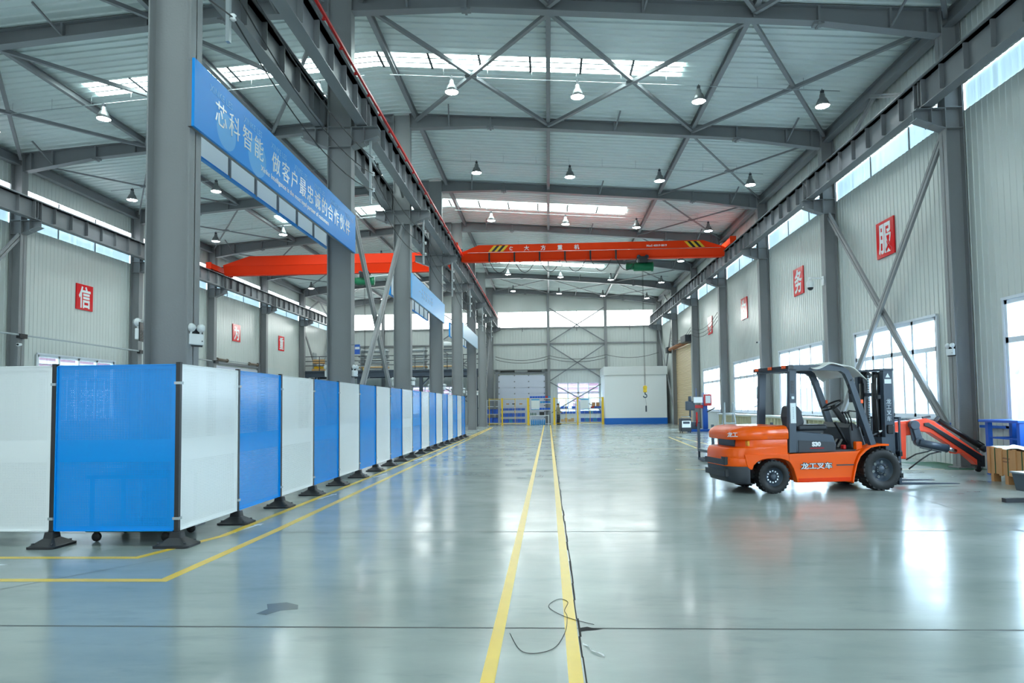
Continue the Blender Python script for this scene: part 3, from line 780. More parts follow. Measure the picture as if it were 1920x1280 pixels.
# items standing behind the fence corner
t = thing('tool_trolley', 'green trolley on castors half hidden behind the fence corner', 'trolley', (-4.95, 8.15, 0))
MB().box(-.55, .5, -.35, .35, .12, .17).box(-.55, .5, -.35, .35, .75, .79).obj('tray', GREENC, t, .01)
b = MB()
for sx in (-.5, .45):
    for sy in (-.3, .3): b.box(sx-.02, sx+.02, sy-.02, sy+.02, .17, .75)
pieces(b, 'upright', GREEN, t)
for sx in (-.45, .4):
    for sy in (-.28, .28): MB().lathe([(.001, -.02), (.05, -.02), (.055, -.012), (.055, .012), (.05, .02), (.001, .02)], (sx, sy, .056), 'y', 14).bar((sx, sy, .05), (sx, sy, .12), .05, .03).obj('caster', BLACK, t)

# ------------------------------------------------------------------ lettering boards
XV = dict(right=((0, -1, 0), (0, 0, 1)), left=((0, 1, 0), (0, 0, 1)), front=((1, 0, 0), (0, 0, 1)))
SIGNR = WHITE_G
def sign(side, y, ch, lb, s=1.0, mw=1.05):
    x = XR-.035 if side == 'right' else XL+.035
    t = thing('wall_sign', lb, 'sign', (x, y, 6.33), group='red wall signs with one white character')
    sg = -1 if side == 'right' else 1
    MB().box(-.02, .02, -.51, .51, -.535, .535).obj('board', RED, t, .004)
    ax, az = XV[side]; tm = frame_mat((sg*.022, 0, 0), ax, az)
    text('character', ch, .93, SIGNR, t, tm, bold=.02, ext=.004, sx=.8, sy=1.02)
sign('right', 20.03, '服', 'red sign with a white character over the window behind the forklift mast')
sign('right', 26.9, '务', 'red sign with a white character beside the white dome camera')
sign('right', 34.3, '为', 'red sign on the third column bay of the right wall, washed by glare')
sign('right', 41.5, '先', 'red sign farthest along the right wall, above the drill press')
sign('left', 27.3, '信', 'red sign with a white character on the left wall, left of the big column')
sign('left', 41.2, '为', 'red sign with a white character above the left wall lift door')
sign('left', 48.3, '重', 'red sign with a white character farthest along the left wall')

# banners along the central row
def banner(y0, y1, z0, z1, lb, txt=None, sub=None, m=OBLUE, faded=False):
    yc = (y0+y1)/2; zc = (z0+z1)/2; h = z1-z0
    t = thing('banner_board', lb, 'banner', (-4.70, yc, zc))
    L_ = (y1-y0)/2
    MB().box(-.04, 0, -L_, L_, -h/2, h/2).obj('board', m, t, .004)
    b = MB()
    for z in (-h/2, h/2-.03): b.box(-.09, -.04, -L_, L_, z, z+.03)
    for k in range(7): y = -L_+.02+(2*L_-.04)*k/6; b.box(-.09, -.04, y-.015, y+.015, -h/2, h/2)
    pieces(b, 'frame_bar', STEEL, t)
    if txt:
        n = len(txt); big = n >= 14
        ys_ = [9.395, 9.818, 10.264, 10.679, 11.383, 11.822, 12.242, 12.668, 13.081, 13.502, 13.932, 14.327, 14.744, 15.164, 15.594] if big else [yc-L_+2*L_*(.2+.6*k/max(1, n-1)) for k in range(n)]
        for yy, ch in zip(ys_, txt):
            text('character', ch, .385 if big else .34, WHITE_G if not faded else BACKP, t, frame_mat((.003, yy-yc, 0 if big else .02), (0, 1, 0), (0, 0, 1)), bold=0, ext=.004, sx=.96)
        if not big:
            for q in range(6):
                y0 = yc-L_+2*L_*(.26+.055*q)-yc; b = MB()
                b.box(.001, .005, y0-.11, y0+.11, .14, .17).box(.001, .005, y0-.015, y0+.015, -.15, .17).box(.001, .005, y0-.13, y0+.13, -.02, .01).box(.001, .005, y0-.09, y0+.09, -.15, -.12)
                b.obj('character', BACKP, t)
        if sub: text('lettering', sub, .13, WHITE_G, t, frame_mat((.003, 12.49-yc, -.30), (0, 1, 0), (0, 0, 1)), bold=.001, ext=.002, width=3.45)
        if big:
            for k in range(7):
                text('pattern_lettering', 'XINKE LES', .14, OBLUE2, t, frame_mat((.002, 9.41+1.053*k-yc, .265), (0, 1, 0), (0, 0, 1)), bold=.003, ext=.001, width=.68)
            b = MB()
            for uu, rr in ((.12, .3), (.26, .34)):
                b.add([(.0008, -L_+2*L_*uu+rr*math.cos(a*.3), -.18+rr*.9*math.sin(a*.3)) for a in range(21)], [tuple(range(21))])
            pieces(b, 'pale_disc_print', mat('banner_disc_blue', srgb(70, 166, 232), .38), t)
    return t
banner(8.66, 16.26, 5.36, 6.30, 'long blue slogan banner with white lettering between the two nearest central columns', '芯科智能做客户最忠诚的合作伙伴', 'Xinke Intelligence is the most loyal partner of customers')
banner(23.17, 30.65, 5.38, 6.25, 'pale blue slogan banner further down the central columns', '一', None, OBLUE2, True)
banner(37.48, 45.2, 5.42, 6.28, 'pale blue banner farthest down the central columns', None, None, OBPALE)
def banner_back(y0, y1, z0, z1, lb, m):
    yc = (y0+y1)/2; zc = (z0+z1)/2; h = z1-z0; L_ = (y1-y0)/2
    t = thing('banner_board', lb, 'banner', (-5.48, yc, zc))
    b = MB(); b.add([(-.02, -L_, -h/2), (-.02, L_, -h/2), (-.02, L_, h/2), (-.02, -L_, h/2)], [(0, 1, 2, 3)]); b.obj('board', BACKP, t)
    b = MB().box(-.045, .03, -L_-.004, L_+.004, -h/2-.004, -h/2+.025).box(-.045, .03, -L_-.004, L_+.004, h/2-.025, h/2+.004).box(-.05, .03, -L_-.006, -L_, -h/2, h/2).box(-.05, .03, L_, L_+.006, -h/2, h/2)
    b.obj('blue_edge', OBLUE, t)
    b = MB()
    for k in range(8): y = -L_+.03+(2*L_-.06)*k/7; b.box(0, .035, y-.025, y+.025, -h/2, h/2)
    pieces(b, 'frame_bar', STEEL, t)
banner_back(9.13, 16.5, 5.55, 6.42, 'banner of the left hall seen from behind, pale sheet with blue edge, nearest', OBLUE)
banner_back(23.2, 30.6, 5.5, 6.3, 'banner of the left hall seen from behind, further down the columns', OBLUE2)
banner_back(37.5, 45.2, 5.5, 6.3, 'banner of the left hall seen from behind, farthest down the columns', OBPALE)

# ------------------------------------------------------------------ high bay lamps
lamp0 = thing('high_bay_lamp', '', 'lamp', group='high bay lamps under the roof')
MB().lathe([(.05, .46), (.085, .42), (.10, .30), (.14, .26), (.19, .15), (.245, 0), (.235, 0), (.18, .14), (.13, .24), (.001, .25)], n=20).obj('shade', SHADE, lamp0)
MB().lathe([(.234, .004), (.178, .14), (.128, .235), (.001, .24)], n=20).obj('reflector', INSIDE, lamp0)
MB().lathe([(.001, .03), (.215, .03), (.225, .012), (.20, .0), (.001, -.01)], n=20).obj('bulb', BULB, lamp0)
MB().box(-.05, .05, -.05, .05, .46, .56).cyl((0, 0, .5), (0, 0, .62), .012, n=6).obj('hanger', DGREY2, lamp0)
lamp0.scale = (.86, .86, .86)
xs_r = (8.2, 4.6, 1.0, -2.8); xs_l = (-17.3, -13.7, -10.3, -6.9); first = True
for ri in range(6):
    y = BY(ri+.5)+.05
    for hall, xs_ in (('right', xs_r), ('left', xs_l)):
        for k, x in enumerate(xs_):
            lb = f'high bay lamp over the {hall} hall, {ORD[k]} from the {hall} wall, {ORD[ri]} row'
            p = (x, y, ZR(x)-.83)
            if first: lamp0.location = p; lamp0['label'] = lb; first = False
            else: dup(lamp0, p, 0, lb)
    for hall, xa, xb in (('right', 8.7, CENX+.4), ('left', -18.2, CENX-.4)):
        n = 10; b = MB(); pts = [(xa+(xb-xa)*q/n, y-.03, ZR(xa+(xb-xa)*q/n)-.36) for q in range(n+1)]; b.tube(pts, .014, 5)
        for q in range(1, n): x, yy, z = pts[q]; b.cyl((x+.3, yy, z), (x+.3, yy, z+.36), .006, n=4)
        tag(b.obj('lamp_conduit', GALV), f'thin lamp cable conduit under the roof of the {hall} hall, {ORD[ri]} row', 'conduit')

# ------------------------------------------------------------------ overhead cranes
def girder(b, x0, x1, zb, zt, tap0, tap1, y, hw=.28):
    """box girder with tapered ends and a lower part that slopes in to the bottom flange"""
    zm = zb+(zt-zb)*.5
    def ring(x, top):
        return [Vector((x, y-hw, zm)), Vector((x, y-hw, top)), Vector((x, y+hw, top)), Vector((x, y+hw, zm)), Vector((x, y+.1, zb+.05)), Vector((x, y+.1, zb+.03)), Vector((x, y-.1, zb+.03)), Vector((x, y-.1, zb+.05))]
    b.loft([ring(x0, zm+.05), ring(x0+tap0, zt), ring(x1-tap1, zt), ring(x1, zm+.05)], smooth=False)
    b.box(x0, x1, y-hw-.02, y+hw+.02, zm-.012, zm+.012)
    b.box(x0+.1, x1-.1, y-.16, y+.16, zb, zb+.03)
def crane(y, x0, x1, railx, zb, zt, lb, m, t0, t1):
    t = thing('overhead_crane', lb, 'overhead crane', ((x0+x1)/2, y, zb)); ox, oy, oz = t.location
    g = MB(); girder(g, x0-ox, x1-ox, 0, zt-zb, t0, t1, 0); g.obj('girder', m, t)
    for rx, sg in ((railx[0], 1), (railx[1], -1)):
        e = MB(); rx -= ox; zr = 9.31-oz
        e.box(rx-.13, rx+.13, -1.25, 1.25, zr+.03, zr+.33); e.box(rx-.15, rx+.15, -1.32, -1.25, zr+.0, zr+.38).box(rx-.15, rx+.15, 1.25, 1.32, zr+.0, zr+.38)
        ec = e.obj('end_carriage', m, t, .01)
        for yy in (-.95, .95): MB().lathe([(.001, -.05), (.15, -.05), (.15, -.035), (.12, -.035), (.12, .035), (.15, .035), (.15, .05), (.001, .05)], (rx, yy, zr+.12), 'x', 16).obj('wheel', DGREY2, ec)
        MB().box(rx-.18, rx+.18, .35, .75, zr+.1, zr+.45).obj('drive_motor', DGREY2, ec, .03)
    return t
CRY = 34.2
cr = crane(CRY, -4.35, 8.95, (-4.52, 9.07), 8.95, 9.77, 'orange overhead crane girder spanning the right hall with white lettering', CRANE_O, .9, 1.1)
ox, oy, oz = cr.location
def yface(x, z, dy=0): return (x-ox, -.283-dy, z-oz)
for k, ch in enumerate('大方重机'):
    text('character', ch, .26, WHITE_G, cr, frame_mat(yface(-1.0+.83*k*1.02, 9.57), (1, 0, 0), (0, 0, 1)), bold=.006)
b = MB(); c0 = Vector(yface(-1.78, 9.56, .002))
for k in range(5): a = R(30+60*k); b.add([c0+Vector((.11*math.cos(a), 0, .11*math.sin(a))), c0+Vector((.1*math.cos(a+.7), 0, .1*math.sin(a+.7))), c0+Vector((.03*math.cos(a+.5), 0, .03*math.sin(a+.5)))], [(0, 1, 2)])
b.obj('emblem', WHITE_G, cr)
text('lettering', 'Max5 40019 8819', .14, WHITE_G, cr, frame_mat(yface(5.55, 9.55), (1, 0, 0), (0, 0, 1)), bold=.003)
for x, sg in ((-2.95, 1), (7.2, -1)):
    by = MB(); bk = MB()
    for k in range(5):
        q = by if k % 2 == 0 else bk; a = x+.12*k*1.25
        q.add([yface(a, 9.42, .003), yface(a+.15, 9.42, .003), yface(a+.15+sg*.28, 9.73, .003), yface(a+sg*.28, 9.73, .003)], [(0, 1, 2, 3)])
    pieces(by, 'yellow_stripe', YELP, cr); pieces(bk, 'black_stripe', BLACKP, cr)
b = MB()
for k in range(6):
    xa = -2.9+1.28*k; b.tube([(xa-ox+1.05*q/8, -.36, 8.93-oz-.62*(1-(q/4-1)**2)) for q in range(9)], .018, 5)
    b.box(xa-ox-.04, xa-ox+.04, -.38, -.3, 8.9-oz, 9.35-oz)
b.obj('festoon_cable', WIRE, cr)
MB().tube([(-4.0-ox, -.36, 9.36-oz), (2.6-ox, -.36, 9.36-oz), (8.7-ox, -.36, 9.36-oz)], .012, 5).obj('cable_track', GALV, cr)

def hoist(x, y, zt, zhook, lb, flip=1, hook=True):
    t = thing('electric_hoist', lb, 'hoist', (x, y, zt))
    MB().lathe([(.001, -.5), (.2, -.5), (.22, -.47), (.22, .40), (.25, .40), (.25, .48), (.001, .5)], (.05*flip, 0, -.45), 'x', 20).obj('drum_housing', GREEN, t)
    b = MB().lathe([(.001, -.22), (.14, -.22), (.17, -.18), (.17, .18), (.001, .2)], (-.62*flip, 0, -.42), 'x', 16)
    for k in range(6): b.lathe([(.17, -.012), (.19, 0), (.17, .012)], (-.62*flip-.15+.06*k, 0, -.42), 'x', 16)
    b.obj('motor', GREEN, t)
    b = MB().box(-.25, .25, -.14, .14, -.25, -.02); 
    for sx in (-.2, .2):
        for sy in (-.2, .2): b.lathe([(.001, -.03), (.1, -.03), (.1, .03), (.001, .03)], (sx, sy, .02), 'y', 14)
    b.obj('trolley', DGREY, t)
    MB().box(-.22, .22, -.36, -.2, -.3, .02).obj('control_box', BLACKP, t, .02)
    r = MB(); zb = zhook-zt
    for dx in (-.022, .022): r.cyl((dx, 0, -.6), (dx, 0, zb+.3), .009, n=6)
    r.obj('wire_rope', WIRE, t)
    if hook:
        MB().box(-.09, .09, -.07, .07, zb+.05, zb+.38).cyl((0, -.09, zb+.3), (0, .09, zb+.3), .1, n=14).obj('hook_block', YELP, t, .03)
        pts = [(0, 0, zb+.06), (0, 0, zb-.04)] + [(.085*math.sin(R(a)), 0, zb-.125+.085*math.cos(R(a))) for a in range(0, 271, 30)]
        MB().tube(pts, .028, 8).obj('hook', DGREY, t)
        MB().cyl((.02, 0, zb-.15), (.04, 0, zb-.62), .005, n=5).box(.0, .07, -.03, .03, zb-.92, zb-.62).obj('pendant_switch', DGREY2, t)
    return t
hoist(4.86, CRY, 8.99, 2.12, 'green electric hoist with rope and yellow hook under the right hall crane')
cl = crane(37.3, -18.3, -5.9, (-18.62, -5.57), 9.14, 10.2, 'red orange overhead crane girder spanning the left hall', CRANE_D, 1.5, .9)
hoist(-10.25, 37.3, 9.14, 3.4, 'green electric hoist under the left hall crane behind the second central column', hook=True)

# ------------------------------------------------------------------ cables on the central row
CYS = [1.8, 8.85] + [BY(i) for i in range(0, 6)]
for k, (z, sag) in enumerate(((7.75, .3), (7.35, .4), (6.95, .45))):
    b = MB()
    for y0, y1 in zip(CYS[:-1], CYS[1:]): b.tube([(-4.27, y0+(y1-y0)*q/10, z-sag*(1-(q/5-1)**2)) for q in range(11)], .011, 5)
    tag(b.obj('slung_cable', WIRE), 'dark cable slung in loops along the central columns, ' + ('topmost', 'middle one', 'lowest')[k], 'cable')
for i, y in enumerate(CYS[1:]):
    b = MB().box(-4.36, -4.31, y-.035, y+.035, 6.6, 8.24)
    o = tag(b.obj('cable_bracket', GALV), f'hanging galvanised rod with cable insulators under the crane bracket, {ORD[i]} central column in view', 'bracket')
    q = MB()
    for z in (6.95, 7.35, 7.75): q.lathe([(.001, -.05), (.02, -.05), (.045, -.03), (.025, 0), (.045, .03), (.02, .05), (.001, .05)], (-4.27, y, z), 'z', 10)
    pieces(q, 'insulator', WHITE, o)
for k, (x0, x1, z) in enumerate(((-4.6, .07, 5.9), (-4.6, .07, 5.65), (.07, 5.08, 5.95), (.07, 5.08, 5.7), (5.08, 9.6, 5.95))):
    b = MB().tube([(x0+(x1-x0)*q/10, YB-.36, z+.12*(k > 3)*q/10-.35*(1-(q/5-1)**2)) for q in range(11)], .02, 5)
    tag(b.obj('slung_cable', WIRE), 'thin cable slung across the far end wall, ' + ORD[k] + ' counting from the lift door', 'cable')
for k in range(3):
    z = 6.6-.22*k; b = MB()
    for ya, yb in ((37.6, 44.7), (44.7, 51.8)): b.tube([(9.4, ya+(yb-ya)*q/10, z-.5*(1-(q/5-1)**2)) for q in range(11)], .014, 5)
    tag(b.obj('slung_cable', WIRE), f'thin cable slung between the far right wall columns, {ORD[k]} from the top', 'cable')

# ------------------------------------------------------------------ emergency lights and small wall devices
def emergency(loc, rz, lb):
    t = thing('emergency_light', lb, 'emergency light', loc, rz, 'twin-head emergency lights on the columns'); t.scale = (.74, .74, .74)
    MB().box(-.14, .14, -.09, -.0, -.17, .03).obj('battery_box', WHITE, t, .012)
    MB().box(-.15, .15, -.02, 0, -.2, .14).obj('back_plate', BLACKP, t)
    for sx in (-.09, .09):
        h = MB(); h.sphere((sx, -.06, .14), .078, .06, .078); h.cyl((sx, -.05, .03), (sx, -.05, .08), .02, n=8); hd = h.obj('lamp_head', WHITE, t)
        MB().lathe([(.001, -.062), (.05, -.058), (.062, -.045)], (sx, -.065, .14), 'y', 14).obj('lens', CLEAR, hd)
    MB().cyl((.1, -.092, -.1), (.1, -.098, -.1), .012, n=8).obj('button', DGREY2, t)
emergency((-4.765, 8.85, 2.55), R(58), 'white twin-head emergency light on the right side of the nearest big column')
emergency((-5.42, 8.75, 2.62), R(-75), 'white twin-head emergency light on the left side of the nearest big column')
for k in range(0, 5):
    emergency((-4.765, BY(k), 2.45), R(75), f'white twin-head emergency light on the right side of the {ORD[k+1]} central column')
    emergency((-5.395, BY(k), 2.45), R(-80), f'white twin-head emergency light on the left side of the {ORD[k+1]} central column')
emergency((9.46, BY(0)-.05, 2.75), R(-75), 'white emergency light on the right wall column by the window')
t = thing('dome_camera', 'white dome security camera on a wall arm beside the red signs', 'security camera', (9.46, BY(1)+.02, 5.72))
MB().box(-.02, .02, -.07, .07, -.16, .16).bar((0, 0, .08), (-.42, .02, .12), .05, .05).cyl((-.42, .02, .14), (-.42, .02, .0), .05, n=12).obj('arm', WHITE, t)
h = MB(); h.lathe([(.001, .04), (.09, .02), (.12, -.05), (.125, -.15), (.1, -.22)], (-.42, .02, 0), 'z', 20); h.obj('housing', WHITE, t)
MB().sphere((-.42, .02, -.22), .1, .1, .1).obj('lens_dome', BLACKP, t)
def bullet(x, y, z, sg, lb):
    t = thing('bullet_camera', lb, 'security camera', (x, y, z))
    MB().box(-.03, .03, -.03, .03, -.05, .05).bar((0, 0, 0), (-sg*.1, -.06, .0), .03, .03).cyl((-sg*.1, .02, 0), (-sg*.16, -.2, -.02), .045, n=12).obj('housing', WHITE, t)
    MB().cyl((-sg*.16, -.2, -.02), (-sg*.163, -.212, -.022), .038, n=12).obj('lens', BLACKP, t)
bullet(9.46, BY(2)+.05, 4.28, 1, 'small bullet camera on the right wall column under the glare-washed sign')
bullet(-19.0, BY(1)-.2, 3.97, -1, 'small bullet camera on the left wall column under the pipe')
b = MB().tube([(-18.95, BY(0)-6, 4.33), (-18.95, BY(1), 4.32), (-18.95, BY(2), 4.31), (-18.95, BY(3)-.6, 4.31)], .035, 8); o = tag(b.obj('wall_pipe', GALV), 'long thin pipe along the left wall columns', 'pipe')
b = MB()
for i in (1, 2, 3): b.box(-19.03, -18.88, BY(i)-.25, BY(i)+.1, 4.2, 4.36)
pieces(b, 'pipe_clamp', BLACKP, o)
b = MB().box(9.85, 9.93, 16.7, 20.7, .96, 1.02).box(9.85, 9.93, 14.9, 16.0, .94, 1.0); tag(b.obj('cable_trunking', BLUE), 'thin blue trunking rail along the right wall below the windows', 'trunking')
b = MB().box(9.7, 9.93, 14.4, 14.62, .36, .62); tag(b.obj('wall_socket_box', DGREY2, None, .02), 'small dark socket box low on the wall behind the blue table', 'socket box')
t = thing('gas_flask', 'white cylinder with dark hose hanging on the column by the step ladder', 'cylinder', (9.35, BY(2)-.2, 1.75))
MB().lathe([(.001, 0), (.14, 0), (.15, .03), (.15, .5), (.1, .55), (.001, .56)], n=18).obj('body', WHITE, t)
MB().tube([(0, 0, .56), (.02, 0, .7), (.1, .02, .78), (.16, .04, .66), (.14, .1, .2), (-.05, -.1, -.25), (-.3, -.2, -.35)], .02, 6).obj('hose', BLACK, t)

# ------------------------------------------------------------------ booth, far end
bt = thing('partition_booth', 'plain white booth with a blue base band at the far right corner', 'booth', (7.2, 56.8, 0))
MB().box(-2.62, 2.35, -1.78, 2.2, .5, 3.98).obj('wall_panel', BOOTHW, bt)
MB().box(-2.64, 2.37, -1.8, 2.22, 0, .5).obj('base_band', BOOTHB, bt)
MB().box(-2.68, 2.41, -1.9, 2.25, 3.98, 4.66).obj('fascia', WHITE, bt, .02)
# ------------------------------------------------------------------ caged store with racks
def fence_bay(x0, x1, y, lb, sub=2, mid=True):
    t = thing('cage_fence_section', lb, 'cage fence', ((x0+x1)/2, y, 0)); L_ = (x1-x0)/2
    b = MB().box(-L_, L_, -.02, .02, 2.13, 2.17).box(-L_, L_, -.02, .02, .1, .14)
    b.obj('rail', YELP, t)
    if sub:
        b = MB()
        for k in range(1, sub): x = -L_+2*L_*k/sub; b.box(x-.02, x+.02, -.02, .02, .14, 2.13)
        pieces(b, 'stile', YELP, t)
    b = MB(); x = -L_+.1
    while x < L_: b.box(x-.0018, x+.0018, -.003, .003, .14, 2.13); x += .1
    z = .3
    while z < 2.1: b.box(-L_, L_, -.003, .003, z-.0018, z+.0018); z += .2
    b.obj('wire_mesh', GALV, t)
def cpost(x, y, lb, wd=.11):
    t = thing('cage_post', lb, 'post', (x, y, 0), group='yellow cage posts')
    MB().box(-wd/2, wd/2, -wd/2, wd/2, 0, 2.22).obj('post', YELP, t); MB().box(-wd*.7, wd*.7, -wd*.7, wd*.7, 0, .02).obj('base_plate', YELP, t)
CYF = 55.4
for k, (x, wd) in enumerate(((-4.87, .05), (-3.8, .13), (-1.66, .17), (.47, .17), (2.38, .12), (4.42, .17))): cpost(x, CYF, f'yellow cage post, {ORD[k]} from the central columns', wd)
fence_bay(-4.85, -3.86, CYF, 'yellow mesh fence bay nearest the central columns', 1)
fence_bay(-3.73, -1.75, CYF, 'yellow mesh fence bay before the wide rack with blue bins', 2)
fence_bay(.56, 2.32, CYF, 'yellow mesh fence bay before the person', 2)
fence_bay(2.44, 4.33, CYF, 'yellow mesh fence bay beside the white booth', 2)
cpost(-6.5, 54.6, 'yellow post at the far end of the blue and white fence', .08)
RACKM = mat('pale_grey_rack_paint', srgb(206, 212, 220), .4)
def rack(x0, x1, y0, y1, shelves, lb, m=None, h=2.1):
    m = RACKM
    t = thing('storage_rack', lb, 'rack', ((x0+x1)/2, (y0+y1)/2, 0)); L_ = (x1-x0)/2; D = (y1-y0)/2
    for sx in (-1, 1):
        for sy in (-1, 1): MB().box(sx*L_-.035, sx*L_+.035, sy*D-.03, sy*D+.03, 0, h).obj('upright', m, t)
    for z in shelves: MB().box(-L_, L_, -D, D, z-.03, z+.03).obj('shelf', m, t)
    return t
def tub(x, y, z, wd, d, h, m, lb, rest=''):
    b = MB()
    t_ = .015
    b.box(-wd/2, wd/2, -d/2, -d/2+t_, 0, h*.8).box(-wd/2, wd/2, d/2-t_, d/2, 0, h).box(-wd/2, -wd/2+t_, -d/2, d/2, 0, h).box(wd/2-t_, wd/2, -d/2, d/2, 0, h).box(-wd/2, wd/2, -d/2, d/2, 0, .015)
    b.box(-wd/2-.01, wd/2+.01, -d/2-.012, -d/2, h*.72, h*.8)
    o = b.obj('parts_bin', m); o.location = (x, y, z); tag(o, lb, 'bin', 'plastic bins on the caged racks'); return o
NM = {0.18: 'lowest', .2: 'lowest', .62: 'second', .66: 'second', 1.13: 'third', 1.54: 'top', 1.6: 'top'}
def bins(x0, x1, y, z, n, h, rackname, shelf, ms, skip=(), wd=None):
    st = (x1-x0)/n
    for k in range(n):
        if k in skip: continue
        m = ms[k % len(ms)]; cn = {BINB: 'blue', BINL: 'light blue', REDP: 'red', CARD: 'brown'}[m]
        tub(x0+st*(k+.5), y, z, (wd or st*.9), .42, h, m, f'{cn} bin, {ORD[k]} from left, {shelf} shelf of the {rackname}')
rack(-5.15, -4.15, 56.1, 56.7, (.16, .9, 1.54, 2.06), 'narrow grey rack nearest the central columns')
bins(-5.1, -4.2, 56.35, .19, 2, .42, 'narrow rack', 'lowest', [BINB]); bins(-5.1, -4.2, 56.35, .93, 2, .4, 'narrow rack', 'second', [BINB])
rack(-4.1, -1.8, 56.1, 56.7, (.16, .64, 1.17, 1.66, 2.06), 'wide grey rack with four rows of blue bins')
bins(-4.0, -1.95, 56.35, .19, 6, .3, 'wide rack', 'lowest', [BINB, BINB, BINL, BINB, BINB, BINB]); bins(-4.0, -1.95, 56.35, .67, 6, .3, 'wide rack', 'second', [BINB]); bins(-4.0, -1.95, 56.35, 1.2, 6, .18, 'wide rack', 'third', [BINB]); 
for k, x in enumerate((-3.4, -2.9, -2.3)):
    o = MB().box(x-.12, x+.12, 56.2, 56.5, 1.69, 1.79).obj('parts_box', CARD if k != 1 else DGREY2); tag(o, f'small parts box on the top shelf of the wide rack, {ORD[k]} from the left', 'box')
rack(-1.5, .22, 56.1, 56.7, (.06, 1.2, 1.75, 2.18), 'pale rack with a white poster and coloured bins on top')
bins(-1.55, .18, 56.3, 2.21, 8, .16, 'pale rack', 'top', [BINB, BINB, BINB, BINB, BINB, BINB, REDP, BINL]); bins(-.7, .15, 56.3, 1.78, 4, .16, 'pale rack', 'third', [BINL, BINL, BINB, BINL])
bins(-1.45, .15, 56.3, 1.23, 7, .16, 'pale rack', 'second', [BINB])
def poster(x, z0, z1, lb, y=55.365):
    t = thing('notice_poster', lb, 'poster', (x, y, (z0+z1)/2)); h = (z1-z0)/2
    MB().box(-.335, .335, -.01, .01, -h, h).obj('sheet', PAPER, t)
    MB().box(-.335, .335, -.014, -.01, h-.1, h).box(-.335, .335, -.014, -.01, -h, -h+.04).obj('blue_border', POSTB, t)
poster(-1.08, 1.24, 2.12, 'white poster with blue edges on the front of the pale rack', 56.088)
poster(2.95, 1.22, 2.11, 'white poster with blue edges on the cage beside the booth')
t = thing('work_table', 'small white table with bottles beneath, inside the cage', 'table', (-.72, 55.76, 0))
MB().box(-.8, .75, -.3, .3, .74, .79).obj('tabletop', WHITE, t)
for sx in (-.76, .71):
    for sy in (-.26, .26): MB().box(sx-.03, sx+.03, sy-.03, sy+.03, 0, .74).obj('leg', WHITE, t)
bot = thing('spray_bottle', '', 'bottle', group='bottles under the cage table')
MB().lathe([(.001, 0), (.05, 0), (.055, .03), (.055, .34), (.02, .42), (.02, .5), (.001, .5)], n=10).obj('body', BINL, bot); MB().cyl((0, 0, .5), (0, 0, .56), .026, n=8).obj('cap', WHITE, bot)
for k in range(8):
    p = (-1.4+.15*k, 55.7, 0); lb = f'light blue bottle under the white cage table, {ORD[k]} from the left'
    if k == 0: bot.location = p; bot['label'] = lb
    else: dup(bot, p, 0, lb)
for k in range(4):
    o = MB().lathe([(.001, 0), (.035, 0), (.035, .16), (.015, .2), (.015, .24), (.001, .24)], n=8).obj('small_bottle', GREENC); o.location = (-1.45+.13*k, 55.72, .79); tag(o, f'small dark green bottle on the white cage table, {ORD[k]} from the left', 'bottle')
o = MB().box(-.2, .2, -.12, .12, 0, .03).box(-.2, .2, .1, .12, .03, .27).obj('laptop_computer', BLACKP); o.location = (-.55, 55.74, .79); tag(o, 'dark open laptop on the white cage table', 'laptop')
rack(.9, 2.3, 56.5, 57.1, (.18, .85, 1.28), 'low rack with blue bins behind the person', GALV, 1.9)
bins(1.0, 2.25, 56.7, .88, 5, .18, 'low rack behind the person', 'second', [BINB]); bins(1.0, 2.25, 56.7, 1.31, 4, .18, 'low rack behind the person', 'top', [BINB], (2,))
for k, x in enumerate((1.15, 1.45, 1.75, 2.0)):
    o = MB().box(x-.12, x+.12, 56.55, 56.9, .21, .42+.1*(k % 2)).obj('wood_box', WOODL); tag(o, f'pale wooden box low in the rack behind the person, {ORD[k]} from the left', 'box')
rack(2.6, 4.4, 56.1, 56.7, (.18, .84, 1.3), 'low rack with blue bins beside the booth', GALV, 1.9)
bins(2.65, 4.35, 56.3, .21, 5, .3, 'rack beside the booth', 'lowest', [BINB, BINL]); bins(2.65, 4.35, 56.3, .87, 5, .24, 'rack beside the booth', 'second', [BINB, BINB, BINL]); bins(3.5, 4.35, 56.3, 1.33, 3, .14, 'rack beside the booth', 'top', [REDP, BINB, BINB])
for k, x in enumerate((3.75, 4.1)):
    o = MB().box(x-.14, x+.14, 56.3, 56.6, 1.47, 1.8).obj('cardboard_box', CARD); tag(o, f'brown box on top of the rack beside the booth, {ORD[k]} from the left', 'box')
